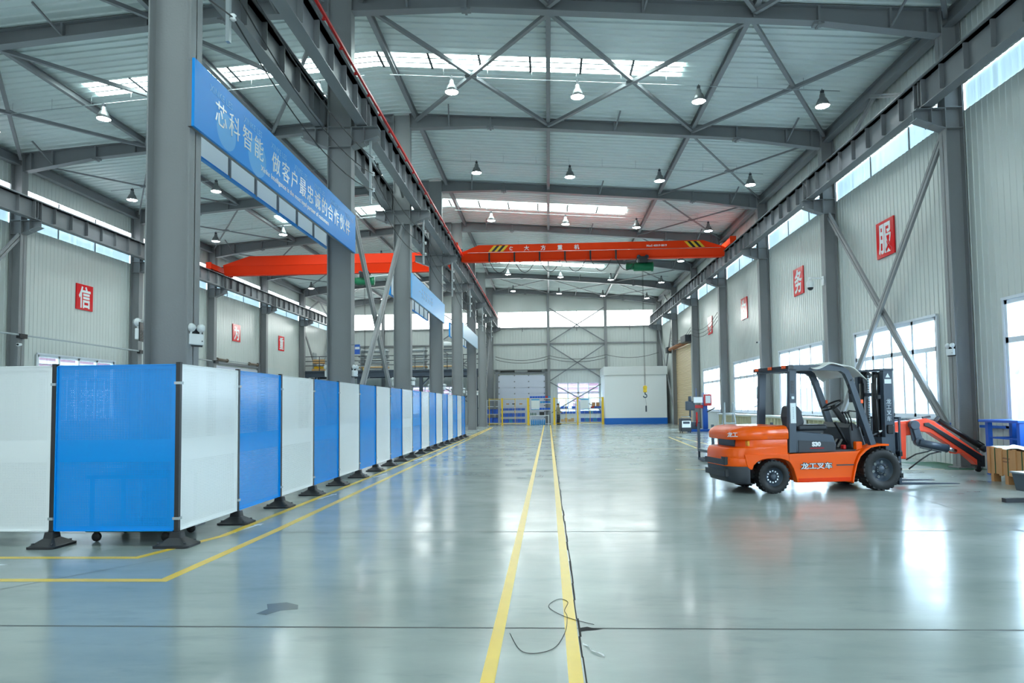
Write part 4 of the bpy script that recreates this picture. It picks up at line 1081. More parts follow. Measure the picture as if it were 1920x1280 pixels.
# person standing in the cage
t = thing('person', 'person in a khaki jacket and dark trousers standing in the cage', 'person', (.80, 56.1, 0), R(60))
def skin_body(verts, edges, radii, name, m, parent, sub=1):
    me = bpy.data.meshes.new(name); me.from_pydata(verts, edges, []); o = bpy.data.objects.new(name, me); C.objects.link(o); me.materials.append(m)
    bpy.context.view_layer.objects.active = o
    sk = o.modifiers.new('skin', 'SKIN'); sk.use_smooth_shade = True
    for d, r in zip(me.skin_vertices[0].data, radii): d.radius = r if isinstance(r, tuple) else (r, r)
    me.skin_vertices[0].data[0].use_root = True
    o.modifiers.new('sub', 'SUBSURF').levels = sub; o.modifiers['sub'].render_levels = sub
    o.parent = parent; return o
V = [(0, 0, .92), (0, 0, 1.12), (0, 0, 1.36), (0, 0, 1.47), (0, .01, 1.53), (0, -.01, 1.60), (0, -.01, 1.68),
     (.10, 0, .86), (.11, -.02, .48), (.11, .02, .09), (.11, -.13, .05), (-.10, 0, .86), (-.11, .02, .48), (-.11, .05, .09), (-.11, -.10, .05),
     (.19, 0, 1.40), (.25, .0, 1.12), (.23, -.2, 1.0), (.22, -.28, .98), (-.19, 0, 1.40), (-.25, .0, 1.12), (-.2, -.2, 1.02), (-.18, -.28, 1.0)]
Ed = [(0, 1), (1, 2), (2, 3), (3, 4), (4, 5), (5, 6), (0, 7), (7, 8), (8, 9), (9, 10), (0, 11), (11, 12), (12, 13), (13, 14), (2, 15), (15, 16), (16, 17), (17, 18), (2, 19), (19, 20), (20, 21), (21, 22)]
Rd = [(.15, .11), (.14, .1), (.17, .11), .06, .055, (.075, .09), (.07, .08), .09, .06, .045, .04, .09, .06, .045, .04, .06, .045, .035, .035, .06, .045, .035, .035]
skin_body(V, Ed, Rd, 'body', SKIN, t)
def jk(a): return [Vector((a[1]*math.cos(2*PI*k/14), a[2]*math.sin(2*PI*k/14), a[0])) for k in range(14)]
MB().loft([jk(a) for a in ((.80, .195, .145), (.95, .19, .14), (1.15, .185, .135), (1.33, .205, .14), (1.43, .17, .11), (1.49, .075, .075))]).obj('jacket', JACKET, t)
for sx in (1, -1):
    MB().tube([(sx*.17, 0, 1.42), (sx*.22, 0, 1.3), (sx*.26, 0, 1.12), (sx*.24, -.1, 1.05), (sx*.22, -.2, 1.01)], .062, 10).obj('sleeve', JACKET, t)
    MB().tube([(sx*.09, 0, .90), (sx*.11, -.01, .5), (sx*.11, .03, .06)], .092, 10).obj('trouser_leg', TROUS, t)
    MB().box(sx*.11-.05, sx*.11+.05, -.2, .09, 0, .08).obj('shoe', BLACK, t, .03)
MB().sphere((0, .012, 1.665), .095, .105, .10).obj('hair', HAIRM, t)
MB().sphere((0, -.11, 1.60), .013, .02, .018).sphere((.035, -.095, 1.625), .012).sphere((-.035, -.095, 1.625), .012).sphere((.09, .01, 1.6), .015, .025, .035).sphere((-.09, .01, 1.6), .015, .025, .035).box(-.025, .025, -.1, -.085, 1.555, 1.563).obj('face_features', SKIN, t)

# ------------------------------------------------------------------ mezzanine at the far left
mz = thing('mezzanine_platform', 'dark steel mezzanine with railing across the far end of the left hall', 'mezzanine', (-12.2, 55.6, 0))
MB().box(-7.0, 6.9, -3.6, 3.4, 4.36, 4.5).obj('deck', DGREY, mz)
MB().ibeam((-7.0, -3.55, 4.2), (6.9, -3.55, 4.2), .42, .2).ibeam((-7.0, 0, 4.2), (6.9, 0, 4.2), .36, .2).obj('edge_beam', DGREY, mz)
for x in (-6.8, -2.6, 2.3, 6.6):
    MB().ibeam((x, -3.4, 0), (x, -3.4, 4.0), .25, .25, .02, .014, (0, 1, 0)).bar((x, -3.4, 3.2), (x+.8 if x < 6 else x-.8, -3.4, 4.0), .12, .12).obj('post', DGREY, mz)
b = MB()
for z in (4.9, 5.25, 5.62): b.tube([(-7, -3.5, z), (6.9, -3.5, z)], .03, 6)
for k in range(12): b.tube([(-7+13.9*k/11, -3.5, 4.5), (-7+13.9*k/11, -3.5, 5.62)], .03, 6)
b.obj('railing', DGREY2, mz)
b = MB().box(-.55, .55, -.5, .5, 4.52, 4.7); p = tag(b.obj('loaded_pallet', WOODL), 'wooden pallet with yellow parts on the left end of the mezzanine', 'pallet'); p.location = (-18.2, 53.2, 0)
MB().box(-.5, .45, -.45, .45, 5.15, 5.45).obj('crate', WOODL, p)
b = MB()
for k in range(7): b.sphere((-.45+.15*k, -.1, 4.8+.03*(k % 2)), .12)
pieces(b, 'yellow_part', YELP, p)
for sx in (-.5, .5): MB().box(sx-.03, sx+.03, -.4, .4, 4.7, 6.0).obj('rack_post', GALV, p)
for k, (x, z, lb) in enumerate(((-14.2, 4.5, 'left'), (-11.0, 4.5, 'middle'), (-8.4, 4.5, 'right'))):
    t = thing('pipe_stack_rack', f'grey rack stacked with pipes on the mezzanine, {lb} one', 'pipe rack', (x, 54.5, z))
    for sx in (-1, 1): MB().box(sx-.04, sx+.04, -.5, .5, 0, 1.9).obj('upright', GALV, t)
    for zz in (.25, .7, 1.15, 1.6): MB().box(-1.05, 1.05, -.5, .5, zz-.025, zz+.025).obj('shelf', GALV, t)
    for zz in (.25, .7, 1.15, 1.6):
        b = MB()
        for q in range(6): b.cyl((-1.2+.1*random.random(), -.42+.16*q, zz+.09), (1.15, -.42+.16*q, zz+.09), .065, n=8)
        b.obj('pipe', GALV if zz != .25 else WOODL, t)
o = MB().lathe([(.001, 0), (.75, 0), (.8, .1), (.75, .3), (.3, .4), (.001, .4)], n=20).obj('round_fan_cover', WHITE); o.location = (-8.3, 54.2, 6.42); tag(o, 'pale round cover lying on top of the right pipe rack', 'cover')
o = MB().box(-.01, .12, -.004, .004, -.12, .12).obj('notice_sign', BLUE); o.location = (-4.69, BY(0)-.12, 2.98); tag(o, 'small blue notice sign with a white band fixed to the second central column', 'sign')
MB().box(.0, .11, -.006, -.004, .0, .06).obj('white_band', WHITE, o); MB().box(-.1, .0, -.006, .006, .1, .115).obj('fixing_arm', STEEL, o)
# ------------------------------------------------------------------ right side furniture
ct = thing('storage_counter', 'long cream counter with two rows of open cubbies under the right windows', 'counter', (9.55, 29, 0))
MB().box(-.36, .34, -8.2, 8.4, .97, 1.04).obj('countertop', CREAM_T, ct, .01)
b = MB(); b.box(.28, .3, -8.1, 8.3, .04, .97); 
for z in (.06, .5, .95): b.box(-.3, .3, -8.1, 8.3, z-.02, z+.02)
y = -8.1
k = 0
while y < 8.31: b.box(-.3, .3, y-.02, y+.02, .04, .97); y += .41; k += 1
b.obj('cubby_shelving', CREAM, ct)
MB().box(-.31, -.29, -4.2, -2.6, .06, .95).box(-.31, -.29, 1.2, 2.4, .06, .95).obj('closed_door', WHITE, ct)
MB().box(-.27, .3, -8.1, 8.3, 0, .04).obj('plinth', CREAM, ct)
t = thing('steel_cart', 'grey steel platform cart with corner posts left of the forklift', 'cart', (5.2, 18.4, 0), R(4))
b = MB()
for z in (.05, .29):
    for y in (-.62, .62): b.box(-1.05, 1.05, y-.03, y+.03, z-.03, z+.03)
    for x in (-1.02, 0, 1.02): b.box(x-.03, x+.03, -.62, .62, z-.03, z+.03)
for x in (-1.02, -.35, .35, 1.02):
    for y in (-.62, .62): b.box(x-.025, x+.025, y-.025, y+.025, .05, .29)
b.obj('frame', DGREY, t)
MB().box(-1.05, 1.05, -.6, .6, .32, .335).obj('deck', GALV, t)
for x in (-1.02, 1.02):
    for y in (-.62, .62): MB().box(x-.03, x+.03, y-.03, y+.03, .32, 1.02).obj('corner_post', DGREY, t)
t = thing('step_ladder', 'grey steel step ladder standing behind the cart', 'ladder', (6.7, 25.5, 0))
for sx in (-1, 1):
    MB().bar((sx*.24, -.3, 0), (sx*.15, 0, 1.6), .05, .03).obj('front_rail', GALV, t); MB().bar((sx*.24, .45, 0), (sx*.15, .05, 1.55), .04, .03).obj('rear_rail', GALV, t)
for k in range(4): z = .12+.36*k; f = z/1.6; MB().box(-.24+.09*f, .24-.09*f, -.3+.3*f-.04, -.3+.3*f+.04, z-.02, z+.02).obj('rung', GALV, t)
# drill press
t = thing('drill_press', 'blue radial drill with red and white control boxes near the right windows', 'drill press', (8.75, 38.9, 0))
MB().box(-.85, .3, -.35, .35, 0, .14).obj('base', BLUE, t, .02)
MB().box(0, .26, -.16, .16, .14, 1.95).obj('column', BLUE, t, .03)
MB().box(-.75, .15, -.13, .13, 1.32, 1.5).obj('arm', REDP, t, .02)
MB().box(-.95, -.45, -.16, .16, 1.2, 1.72).cyl((-.7, 0, 1.2), (-.7, 0, .8), .06, n=12).cyl((-.7, 0, 1.72), (-.7, 0, 2.0), .1, n=12).obj('spindle_head', DGREY, t, .03)
MB().box(-.55, -.05, -.35, -.18, 1.62, 1.95).obj('control_box', BOOTHW, t, .02)
MB().box(.02, .42, -.42, -.18, 1.45, 2.1).obj('electric_box', REDP, t, .02); MB().box(.08, .36, -.43, -.42, 1.6, 2.02).obj('box_cover', WHITE, t)
MB().box(-.7, -.2, -.25, .25, .14, .55).obj('work_table', DGREY, t, .02)
MB().cyl((-.4, -.3, .3), (-.4, -.3, 1.1), .05, n=10).obj('red_cylinder', REDP, t)
MB().bar((.2, -.2, 1.1), (.65, -.3, 1.35), .06, .06).obj('feed_lever', BLACKP, t)
b = MB()
for k in range(4): b.cyl((.0+.09*k, 0, 1.95), (.0+.09*k, 0, 2.2), .02, n=6)
b.cyl((-.3, .2, 1.7), (-.3, .2, 2.45), .012, n=6).obj('fittings', BLUE, t)
t = thing('welding_machine', 'dark boxy welding machine on castors before the drill press', 'welding machine', (7.35, 37.2, .0))
MB().box(-.22, .33, -.35, .35, .08, .78).obj('housing', DGREY2, t, .03)
MB().box(-.18, .29, -.365, -.35, .3, .66).obj('front_panel', BOOTHW, t); MB().box(-.12, .23, -.375, -.365, .5, .62).obj('display', DGREY, t)
MB().tube([(-.18, -.2, .78), (-.18, -.2, .88), (.28, -.2, .88), (.28, -.2, .78)], .02, 6).obj('handle', GALV, t)
for sx in (-.16, .27):
    for sy in (-.28, .28): MB().cyl((sx-.02, sy, .04), (sx+.02, sy, .04), .04, n=10).box(sx-.02, sx+.02, sy-.02, sy+.02, .06, .09).obj('caster', BLACK, t)
# blue table
t = thing('blue_work_table', 'blue steel work table against the right wall at the picture edge', 'table', (9.45, 14.3, 0))
MB().box(-.26, .4, -.56, .68, 1.10, 1.155).obj('tabletop', BLUE, t, .01)
for x in (-.15, .34):
    for y in (-.46, .5): MB().box(x-.045, x+.045, y-.045, y+.045, 0, 1.10).obj('leg', BLUE, t)
MB().box(-.165, -.135, -.46, .5, .76, .79).box(-.165, -.135, -.46, .5, .3, .33).box(-.15, .34, .485, .515, .76, .79).obj('rail', BLUE, t)
# wooden crate
t = thing('wooden_crate', 'brown board crate with straps and loose white wrap at the right edge', 'crate', (8.86, 12.85, 0), R(-10))
MB().box(-.42, .43, -.75, .75, .16, .64).obj('box', CARD, t)
b = MB()
for y in (-.76, -.25, .28, .76): b.box(-.44, -.42, y-.06, y+.06, .14, .66)
for x in (-.37, 0, .37): b.box(x-.06, x+.06, .75, .77, .14, .66).box(x-.06, x+.06, -.77, -.75, .14, .66)
pieces(b, 'batten', CARD, t)
b = MB()
for x in (-.36, .36):
    for y in (-.66, .1, .66): b.box(x-.06, x+.06, y-.06, y+.06, 0, .16)
pieces(b, 'pallet_block', CARD, t)
b = MB()
for y in (-.5, .02, .52): b.box(-.43, -.42, y-.008, y+.008, .16, .645).box(-.43, .44, y-.008, y+.008, .643, .648)
pieces(b, 'strap', GREENC, t)
b = MB(); b.grid(lambda u, v: Vector((-.41+.82*u, -.72+1.44*v, .665+.03*math.sin(9*u+3*v)*math.sin(7*v)+.02*math.sin(17*u*v))), 20, 20); b.obj('white_wrap', COVER, t)
pieces(MB().box(-.425, -.4235, -.05, .22, .46, .49).box(-.425, -.4235, -.02, .22, .40, .43), 'faint_stencil', RUST, t)
# dark stand at the right edge
t = thing('steel_stand', 'dark grey steel stand with a tube foot cut by the right picture edge', 'stand', (7.25, 10.75, 0))
MB().box(-.32, .8, -.05, .05, 0, .06).obj('tube_foot', DGREY2, t)
MB().prism([(.2, .12), (.9, .12), (.9, .40), (.14, .40)], 'y', -.05, .5).box(.4, .5, -.04, .04, .05, .13).obj('bin_body', DGREY, t)
MB().box(.12, .92, -.07, .52, .395, .42).obj('rim', GALV, t)
# green mat and column base bolts
S(flat('trim_25', [(9.0, 15.8), (9.93, 15.8), (9.93, 17.9), (9.0, 17.9)], GREENC, .003), 'dark green painted patch at the foot of the nearest right column', 'floor marking')

# ------------------------------------------------------------------ folded knuckle boom (orange crane arm)
t = thing('knuckle_boom_arm', 'orange folding crane arm lying between the forklift and the right column', 'crane arm', (8.0, 15.35, 0))
def arm(pts, y0, y1): return [(x-8.0, z) for x, z in pts]
poly = arm([(7.91, 1.10), (8.0, 1.15), (8.27, 1.18), (8.43, 1.12), (9.44, .36), (9.42, .12), (9.34, .12), (9.24, .22), (9.02, .42), (8.84, .40), (8.78, .56), (8.33, .87), (8.12, .90), (7.90, .84)], 0, 0)
MB().prism(poly, 'y', -.11, .11).obj('boom', ARM_O, t, .015)
MB().prism(arm([(8.20, 1.08), (8.30, 1.09), (9.40, .36), (9.40, .22), (9.3, .27), (8.36, .95), (8.2, 1.02)], 0, 0), 'y', -.135, -.11).obj('extension_arm', BLACKP, t, .01)
MB().bar((-.36, 0, .95), (-.05, 0, .98), .2, .32).bar((-.33, 0, .3), (-.3, 0, 1.1), .26, .24).obj('knuckle_base', ARM_O, t, .02)
MB().box(-.66, -.40, -.25, .35, 0, .3).box(-.62, -.42, -.2, .25, .3, .42).obj('base_frame', DGREY2, t, .02)
b = MB().cyl((.02, -.2, .66), (.62, -.2, .53), .085, n=16); b.cyl((.62, -.2, .53), (.63, -.2, .527), .095, n=16).bar((.05, -.2, .55), (.5, -.2, .45), .02, .02)
b.obj('lift_cylinder', DGREY, t)
MB().cyl((.62, -.2, .53), (.84, -.13, .47), .045, n=12).obj('piston_rod', CHROME, t)
b = MB().bar((-.04, -.2, 1.06), (.06, -.2, .66), .05, .14, (1, 0, 0)).cyl((-.04, -.24, 1.04), (-.04, -.1, 1.04), .1, n=16).cyl((.05, -.24, .68), (.05, -.1, .68), .1, n=16).bar((-.04, -.16, .7), (-.08, -.16, 1.0), .04, .1, (1, 0, 0))
b.obj('link_plate', DGREY, t, .01)
b = MB().cyl((.62, .1, 1.14), (1.5, .1, .55), .055, n=12).cyl((1.5, .1, .55), (1.62, .1, .47), .07, n=12).tube([(1.3, .1, .66), (1.45, .1, .68), (1.6, .1, .58)], .015, 6)
b.obj('upper_cylinder', BLACKP, t)
MB().lathe([(.001, -.03), (.06, -.03), (.06, .03), (.001, .03)], (1.38, 0, .06), 'y', 14).box(1.35, 1.41, -.05, .05, .06, .14).box(1.3, 1.46, -.12, .12, .12, .36).obj('tip_wheel', BLACK, t)
MB().tube([(-.25, -.3, .1), (.0, -.32, .3), (.2, -.3, .42), (.45, -.22, .46)], .016, 6).tube([(-.3, -.3, .3), (-.1, -.32, .42), (.15, -.3, .47), (.3, -.2, .5)], .016, 6).obj('hydraulic_hose', BLACK, t)
MB().bar((.24, 0, 1.19), (.4, 0, 1.22), .06, .05).bar((.5, 0, 1.13), (.58, 0, 1.22), .04, .04).obj('bracket', DGREY2, t)

# ------------------------------------------------------------------ forklift (x forward, y away from the camera)
fk = thing('forklift_truck', 'orange forklift truck with a dark mast parked on the right of the hall', 'forklift', (3.83, 11.83, 0), R(10.227))
W_ = 1.26
def wheel(x, y, r, wd, side, lugs, nm):
    """side -1: outer face towards -y"""
    o = (x, y, r)
    b = MB(); h = wd/2
    b.lathe([(r*.56, -h), (r*.90, -h), (r*.97, -h*.86), (r*.985, -h*.6), (r*.985, h*.6), (r*.97, h*.86), (r*.90, h), (r*.56, h)], o, 'y', 40, True)
    for k in range(lugs):
        a = 2*PI*k/lugs
        for sg in (-1, 1):
            a2 = a+(PI/lugs if sg > 0 else 0); m = Matrix.Translation(o) @ Matrix.Rotation(-a2, 4, 'Y')
            b.box(r*.93, r*1.0, min(0, sg*h*.98), max(0, sg*h*.98), -.5*2*PI*r/lugs*.5, .5*2*PI*r/lugs*.5, m)
    t = b.obj('tyre', BLACK, fk)
    f = side*h
    rim = MB().lathe([(r*.58, -h*.9), (r*.60, -h*.98), (r*.57, -h*.9), (r*.50, -h*.6), (r*.46, -h*.25), (r*.2, -h*.25), (r*.2, -h*.55), (r*.14, -h*.75), (.001, -h*.75)] if side < 0 else [(r*.58, h*.9), (r*.60, h*.98), (r*.50, h*.6), (r*.46, h*.25), (r*.2, h*.25), (r*.14, h*.7), (.001, h*.7)], o, 'y', 32).obj('rim', DGREY, fk)
    n = MB()
    if r > .33:
        for k in range(6): a = 2*PI*k/6+.25; n.cyl((x+r*.36*math.cos(a), y+side*h*.25, r+r*.36*math.sin(a)), (x+r*.36*math.cos(a), y+side*h*.42, r+r*.36*math.sin(a)), .028, n=6)
        for k in range(12): a = 2*PI*k/12; n.cyl((x+r*.19*math.cos(a), y+side*h*.5, r+r*.19*math.sin(a)), (x+r*.19*math.cos(a), y+side*h*.62, r+r*.19*math.sin(a)), .010, n=6)
    else:
        for k in range(12): a = 2*PI*k/12; n.cyl((x+r*.34*math.cos(a), y+side*h*.25, r+r*.34*math.sin(a)), (x+r*.34*math.cos(a), y+side*h*.42, r+r*.34*math.sin(a)), .014, n=6)
    pieces(n, 'wheel_nut', CHROME, rim)
wheel(.025, .11, .287, .2, -1, 26, 'rear'); wheel(.025, W_-.11, .287, .2, 1, 26, 'rear')
wheel(2.04, .13, .366, .26, -1, 24, 'front'); wheel(2.04, W_-.13, .366, .26, 1, 24, 'front')
MB().box(-.06, .11, .2, W_-.2, .2, .36).box(1.9, 2.2, .25, W_-.25, .2, .5).obj('axle', BLACKP, fk)
def plan(z, s0, s1, y0, y1, rr):
    """plan outline with rounded rear corners"""
    pts = []
    for k in range(7): a = R(90*k/6); pts.append(Vector((s0+rr-rr*math.cos(a)*1.0, y0+rr-rr*math.sin(a), z)))
    pts.append(Vector((s1, y0, z))); pts.append(Vector((s1, y1, z)))
    for k in range(7): a = R(90-90*k/6); pts.append(Vector((s0+rr-rr*math.cos(a), y1-rr+rr*math.sin(a), z)))
    return pts
# counterweight: lower skirt, body, hood band
MB().loft([plan(z, a, -.40, .03, W_-.03, rr) for z, a, rr in ((.17, -.60, .26), (.2, -.70, .3), (.3, -.745, .32), (.47, -.765, .33))]).obj('bumper_skirt', DGREY2, fk, .01)
cw = MB().loft([plan(z, a, .30, .04, W_-.04, rr) for z, a, rr in ((.60, -.765, .33), (.66, -.77, .33), (.74, -.755, .33), (.79, -.72, .31), (.80, -.54, .26), (.93, -.52, .26))])
cw.loft([plan(z, a, -.41, .03, W_-.03, rr) for z, a, rr in ((.47, -.765, .33), (.61, -.765, .33))])
cw.prism([(-.45, .47), (-.40, .42), (-.36, .42), (-.335, .49), (-.273, .548), (-.19, .585), (-.088, .602), (.05, .607), (.158, .596), (.24, .574), (.305, .545), (.305, .68), (-.5, .68)], 'y', .02, .26)
cw.prism([(-.45, .47), (-.36, .42), (-.273, .548), (-.088, .602), (.158, .596), (.305, .545), (.305, .68), (-.5, .68)], 'y', W_-.26, W_-.02)
cwo = cw.obj('counterweight', ORANGE, fk, .012, 3)
MB().loft([plan(z, a, s1, y0, W_-y0, rr) for z, a, s1, y0, rr in ((.925, -.66, .30, .03, .28), (.94, -.705, .305, .015, .3), (1.04, -.71, .305, .012, .31), (1.10, -.67, .305, .03, .3), (1.145, -.60, .30, .07, .28), (1.165, -.5, .29, .14, .22))]).obj('rear_hood', ORANGE, fk)
MB().box(-.545, -.50, .3, W_-.3, .80, .92).obj('radiator_grille', BLACKP, cwo)
for y in (.07, W_-.07): MB().box(-.44, -.40, y-.05, y+.05, .82, .91).obj('rear_lamp', AMBER, cwo, .01)
b = MB()
for z in (.34, .54): b.box(-.775, -.60, .22, W_-.22, z-.05, z+.05)
b.box(-.778, -.66, .2, .34, .50, .63).box(-.768, -.66, .2, .34, .30, .42)
pieces(b, 'tow_slot', BLACKP, cwo)
text('emblem', '龙工', .09, WHITE_G, fk, frame_mat((-.66, .12, 1.02), (.75, -.66, 0), (0, 0, 1)), bold=.002)
# chassis with front fender edge
ch = [(.305, .672), (1.58, .697), (1.66, .73), (1.59, .64), (1.535, .53), (1.50, .42), (1.475, .30), (1.452, .177), (.453, .176), (.425, .3), (.39, .42), (.345, .5), (.305, .55)]
MB().prism(ch, 'y', .02, .16).prism(ch, 'y', W_-.16, W_-.02).box(.45, 1.5, .16, W_-.16, .2, .67).obj('chassis', ORANGE, fk, .012, 3)
MB().box(.47, 1.43, .012, .02, .185, .25).obj('chassis_step_line', CRANE_O, fk)
MB().box(1.18, 1.5, .008, .06, .455, .475).obj('step_slot', DGREY2, fk)
pts = [(1.452, .18), (1.485, .34), (1.53, .5), (1.60, .64), (1.70, .735), (1.82, .79), (1.98, .815), (2.16, .815)]
b = MB()
for y0, y1 in ((-.02, .28), (W_-.28, W_+.02)): b.prism([(x, z) for x, z in pts]+[(x-(.012 if k < 4 else 0)+.03*(k < 5), z-.035) for k, (x, z) in list(enumerate(pts))[::-1]], 'y', y0, y1)
pieces(b, 'front_fender', ORANGE, fk, .008)
MB().box(1.2, 1.75, .1, W_-.1, .66, .72).obj('floor_plate', DGREY2, fk)
MB().box(1.62, 1.74, .1, .2, .70, .86).obj('pivot_lug', ORANGE, fk, .02)
MB().prism([(.47, .68), (1.235, .68), (1.25, .80), (1.195, .975), (1.1, 1.0), (.56, 1.06), (.47, 1.06)], 'y', .10, W_-.10).obj('engine_hood', DGREY, fk, .03, 3)
MB().prism([(.53, .69), (1.215, .69), (1.228, .8), (1.2, .86), (.53, .9)], 'y', .09, .10).obj('hood_side_panel', DGREY2, fk, .01)
text('model_lettering', 'S30', .1, WHITE_G, fk, frame_mat((.86, .087, .83), (1, 0, 0), (0, 0, 1)), bold=.006, ext=.002, sx=1.1)
MB().box(.74, 1.0, .085, .09, .755, .765).obj('red_underline', RED, fk)
text('decal_backing', '龙工叉车', .145, BLACKP, fk, frame_mat((.805, .012, .462), (1, 0, 0), (0, 0, 1)), bold=.012, ext=.003, sx=1.0, sy=.78)
text('brand_lettering', '龙工叉车', .145, WHITE_G, fk, frame_mat((.805, .008, .462), (1, 0, 0), (0, 0, 1)), bold=.002, ext=.003, sx=1.0, sy=.78)
# seat
MB().box(.72, 1.28, .40, .88, 1.05, 1.16).box(1.1, 1.3, .42, .86, 1.05, 1.13).obj('seat_cushion', CUSH, fk, .05, 4)
MB().prism([(.66, 1.10), (.80, 1.10), (.86, 1.2), (.80, 1.42), (.74, 1.5), (.66, 1.5), (.62, 1.3)], 'y', .42, .86).obj('seat_back', CUSH, fk, .05, 4)
MB().box(.74, 1.22, .44, .84, 1.0, 1.06).obj('seat_base', BLACKP, fk)
# overhead guard
for nm, y in (('near', .10), ('far', W_-.10)):
    MB().prism([(.335, .69), (.465, .69), (.515, 2.15), (.385, 2.15)] if nm == 'near' else [(.335, 1.05), (.465, 1.05), (.515, 2.15), (.385, 2.15)], 'y', y-.045, y+.045).obj('guard_pillar', DGREY, fk, .006)
    path = [(.40, 2.165), (1.15, 2.165), (1.36, 2.15), (1.46, 2.085), (1.53, 1.94), (1.92, .80)]
    b = MB(); rings = []
    for k, (x, z) in enumerate(path):
        a = Vector(path[max(0, k-1)]); c = Vector(path[min(len(path)-1, k+1)]); d = (c-a).normalized(); nn = Vector((-d.y, d.x))
        rings.append([Vector((x+nn.x*sn*.05, y+sy*.045, z+nn.y*sn*.05)) for sn, sy in ((1, -1), (1, 1), (-1, 1), (-1, -1))])
    b.loft(rings, smooth=False); b.obj('guard_rail', DGREY, fk)
b = MB().box(.36, .44, .06, W_-.06, 2.10, 2.19)
for k in range(7): x = .55+.125*k; b.box(x-.015, x+.015, .1, W_-.1, 2.15, 2.19)
b.obj('guard_roof_bars', DGREY, fk)
MB().box(.33, .43, .0, W_, 2.14, 2.2).obj('rear_light_bar', BLACKP, fk)
for y in (.14, .62, W_-.14): MB().box(.31, .35, y-.06, y+.06, 2.15, 2.205).obj('brake_lamp', SAFE, fk, .008)
MB().box(.375, .475, .045, .054, 1.2, 1.55).obj('white_label', PAPER, fk)
b = MB()
for k in range(6): b.box(.413, .437, .042, .046, 1.28+.035*k, 1.30+.035*k)
b.box(.40, .45, .042, .05, 1.62, 1.665)
pieces(b, 'label_mark', GALV, fk)
b = MB()
for k in range(9): b.box(.40, .45, .046, .055, 1.72+.025*k, 1.735+.025*k)
b.obj('vent_slot', BLACKP, fk)
for y in (.06, W_-.14): MB().box(1.70, 1.75, y-.01, y+.06, 1.53, 1.60).obj('turn_signal', SAFE, fk, .01)
def cov(u, v):
    x = .78+1.0*u; y = -.03+(W_+.06)*v
    z = 2.20+.075*math.sin(PI*min(1, u*1.15))**1.2 - (.02 if u < .65 else .02+.85*(u-.65)**1.5)
    z -= .055*max(0, abs(v-.5)-.40)/.1*(.6+.4*math.sin(14*u)) + .015*math.sin(11*u+5*v)*math.sin(8*v)
    return Vector((x, y, z))
c_ = MB().grid(cov, 30, 16).obj('white_roof_cover', COVER, fk); sd = c_.modifiers.new('solid', 'SOLIDIFY'); sd.thickness = .012
# steering, dash, levers
MB().prism([(1.60, .72), (1.90, .72), (1.78, 1.12), (1.62, 1.2), (1.56, 1.1)], 'y', .2, W_-.2).obj('dash_cowl', DGREY2, fk, .03)
MB().bar((1.78, .55, 1.08), (1.56, .63, 1.46), .1, .1).obj('steering_column', BLACKP, fk, .02)
m = Matrix.Translation((1.53, .63, 1.50)) @ Matrix.Rotation(R(-28), 4, 'Y')
ring = [m @ Vector((.19*math.cos(2*PI*k/24), .19*math.sin(2*PI*k/24), 0)) for k in range(25)]
b = MB().tube(ring, .018, 8)
for k in range(3): a = 2*PI*k/3; b.bar(m @ Vector((0, 0, -.02)), m @ Vector((.19*math.cos(a), .19*math.sin(a), 0)), .03, .015)
b.cyl(m @ Vector((0, 0, -.06)), m @ Vector((0, 0, .01)), .05, n=12); b.obj('steering_wheel', BLACKP, fk)
b = MB()
for k, y in enumerate((.2, .28, .36)): b.tube([(1.62, y, 1.05), (1.60, y, 1.25), (1.55, y, 1.36)], .012, 6).sphere((1.55, y, 1.37), .025)
b.tube([(1.72, .18, 1.1), (1.74, .18, 1.38), (1.56, .2, 1.40)], .014, 6).obj('control_lever', BLACKP, fk)
b = MB()
for y in (.45, .6, .75): b.bar((1.5, y, .74), (1.6, y, .9), .07, .02)
b.bar((1.36, .3, 1.2), (1.6, .32, .8), .05, .03).obj('pedal', BLACKP, fk)
MB().box(1.44, 1.5, .2, .3, .72, .8).obj('red_reservoir', REDP, fk, .02)
MB().tube([(1.55, .15, 1.75), (1.5, .1, 1.85), (1.54, .05, 1.95)], .01, 6).sphere((1.58, .12, 1.74), .07, .02, .05).obj('rear_mirror', BLACKP, fk)
# mast
for y in (.22, W_-.32):
    MB().box(2.27, 2.45, y, y+.02, .12, 2.12).box(2.27, 2.29, y, y+.1, .12, 2.12).box(2.43, 2.45, y, y+.1, .12, 2.12).obj('outer_mast_rail', DGREY, fk, .004)
for y in (.34, W_-.42): MB().box(2.29, 2.43, y, y+.07, .2, 2.10).obj('inner_mast_rail', BLACKP, fk, .004)
b = MB().box(2.2, 2.46, .2, W_-.2, 2.115, 2.15).box(2.27, 2.33, .22, W_-.22, 1.66, 1.72).box(2.2, 2.3, .22, W_-.22, .78, .92).box(2.25, 2.45, .22, W_-.22, .12, .22)
b.obj('mast_crossbeam', DGREY, fk)
for y in (.46, W_-.46): MB().cyl((2.25, y, .3), (2.25, y, 1.9), .045, n=14).cyl((2.25, y, 1.9), (2.25, y, 2.1), .028, n=12).obj('lift_cylinder', BLACKP, fk)
b = MB()
for y in (.54, .72):
    z = .4
    while z < 2.05: b.box(2.30, 2.325, y-.02, y+.02, z, z+.03); z += .045
b.obj('lift_chain', GALV, fk)
b = MB()
for y in (.52, .74): b.cyl((2.33, y-.03, 2.05), (2.33, y+.03, 2.05), .06, n=16)
pieces(b, 'chain_pulley', BLACKP, fk)
b = MB()
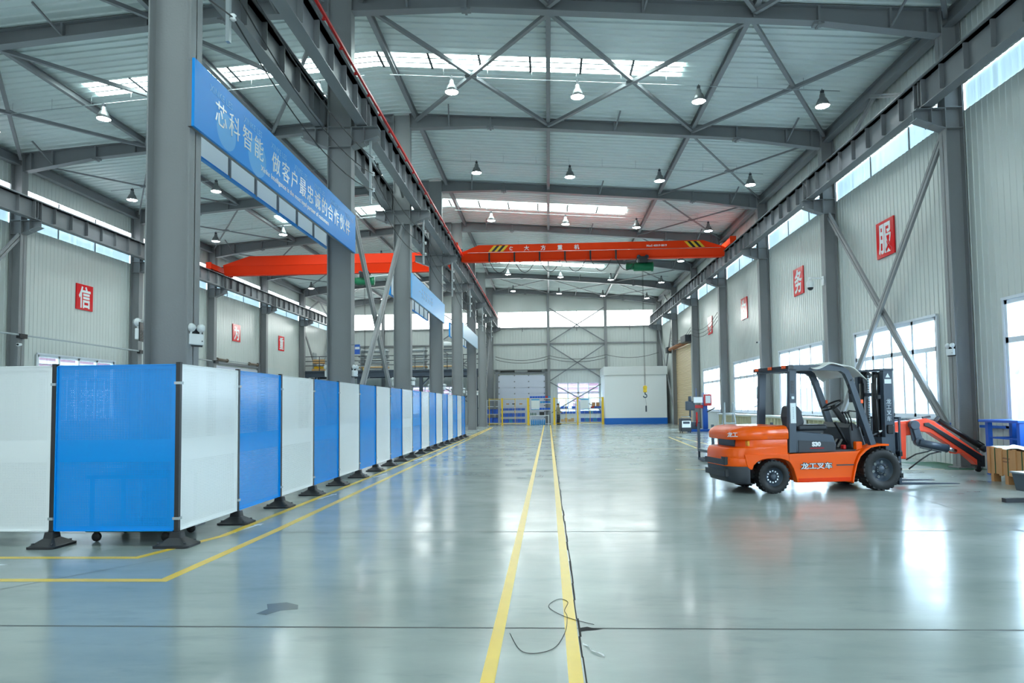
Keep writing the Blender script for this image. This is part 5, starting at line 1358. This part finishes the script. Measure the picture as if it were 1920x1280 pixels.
for k in range(3): b.tube([(2.22, .30+.05*k, 2.05), (2.2, .30+.05*k, 1.6), (2.23, .32+.05*k, 1.0), (2.2, .35+.05*k, .5)], .013, 6)
pieces(b, 'hydraulic_hose', BLACK, fk)
MB().box(2.15, 2.21, .22, .30, 1.60, 1.68).box(2.13, 2.17, W_-.3, W_-.22, 1.55, 1.95).obj('work_lamp', BLACKP, fk, .01)
text('mast_lettering', '龙', .1, BACKP, fk, frame_mat((2.355, .215, 1.56), (1, 0, 0), (0, 0, 1)), bold=.001)
for k, c in enumerate('工叉车'): text('mast_lettering', c, .1, BACKP, fk, frame_mat((2.355, .215, 1.46-.105*k), (1, 0, 0), (0, 0, 1)), bold=.001)
b = MB(); b.add([(2.31, .215, 1.99), (2.40, .215, 1.99), (2.355, .215, 2.07)], [(0, 1, 2)]); b.box(2.29, 2.42, .213, .219, 1.88, 1.96); b.obj('warning_decal', PAPER, fk)
MB().cyl((1.98, .3, .92), (2.18, .3, 1.0), .045, n=12).obj('tilt_cylinder', BLACKP, fk); MB().cyl((2.18, .3, 1.0), (2.34, .3, 1.06), .025, n=12).obj('tilt_rod', CHROME, fk)
MB().box(2.3, 2.42, .18, .25, .98, 1.14).obj('tilt_bracket', BLACKP, fk, .02)
# carriage, backrest, forks
b = MB().box(2.48, 2.53, .14, W_-.14, .58, .66).box(2.48, 2.53, .14, W_-.14, .2, .28).box(2.46, 2.5, .3, .36, .2, .9).box(2.46, 2.5, W_-.36, W_-.3, .2, .9)
b.obj('fork_carriage', BLACKP, fk)
b = MB().box(2.5, 2.54, .16, W_-.16, 1.24, 1.28).box(2.5, 2.54, .16, W_-.16, .64, .68)
for k in range(7): y = .17+(W_-.36)*k/6; b.box(2.505, 2.535, y, y+.025, .66, 1.26)
b.obj('load_backrest', DGREY, fk)
for y in (.26, W_-.38):
    b = MB().box(2.54, 2.59, y, y+.12, .06, 1.0 if y < .5 else .75); b.prism([(2.54, .06), (3.72, .045), (3.75, .055), (2.59, .105), (2.54, .105)], 'y', y, y+.12)
    b.obj('fork_arm', DGREY, fk, .006)
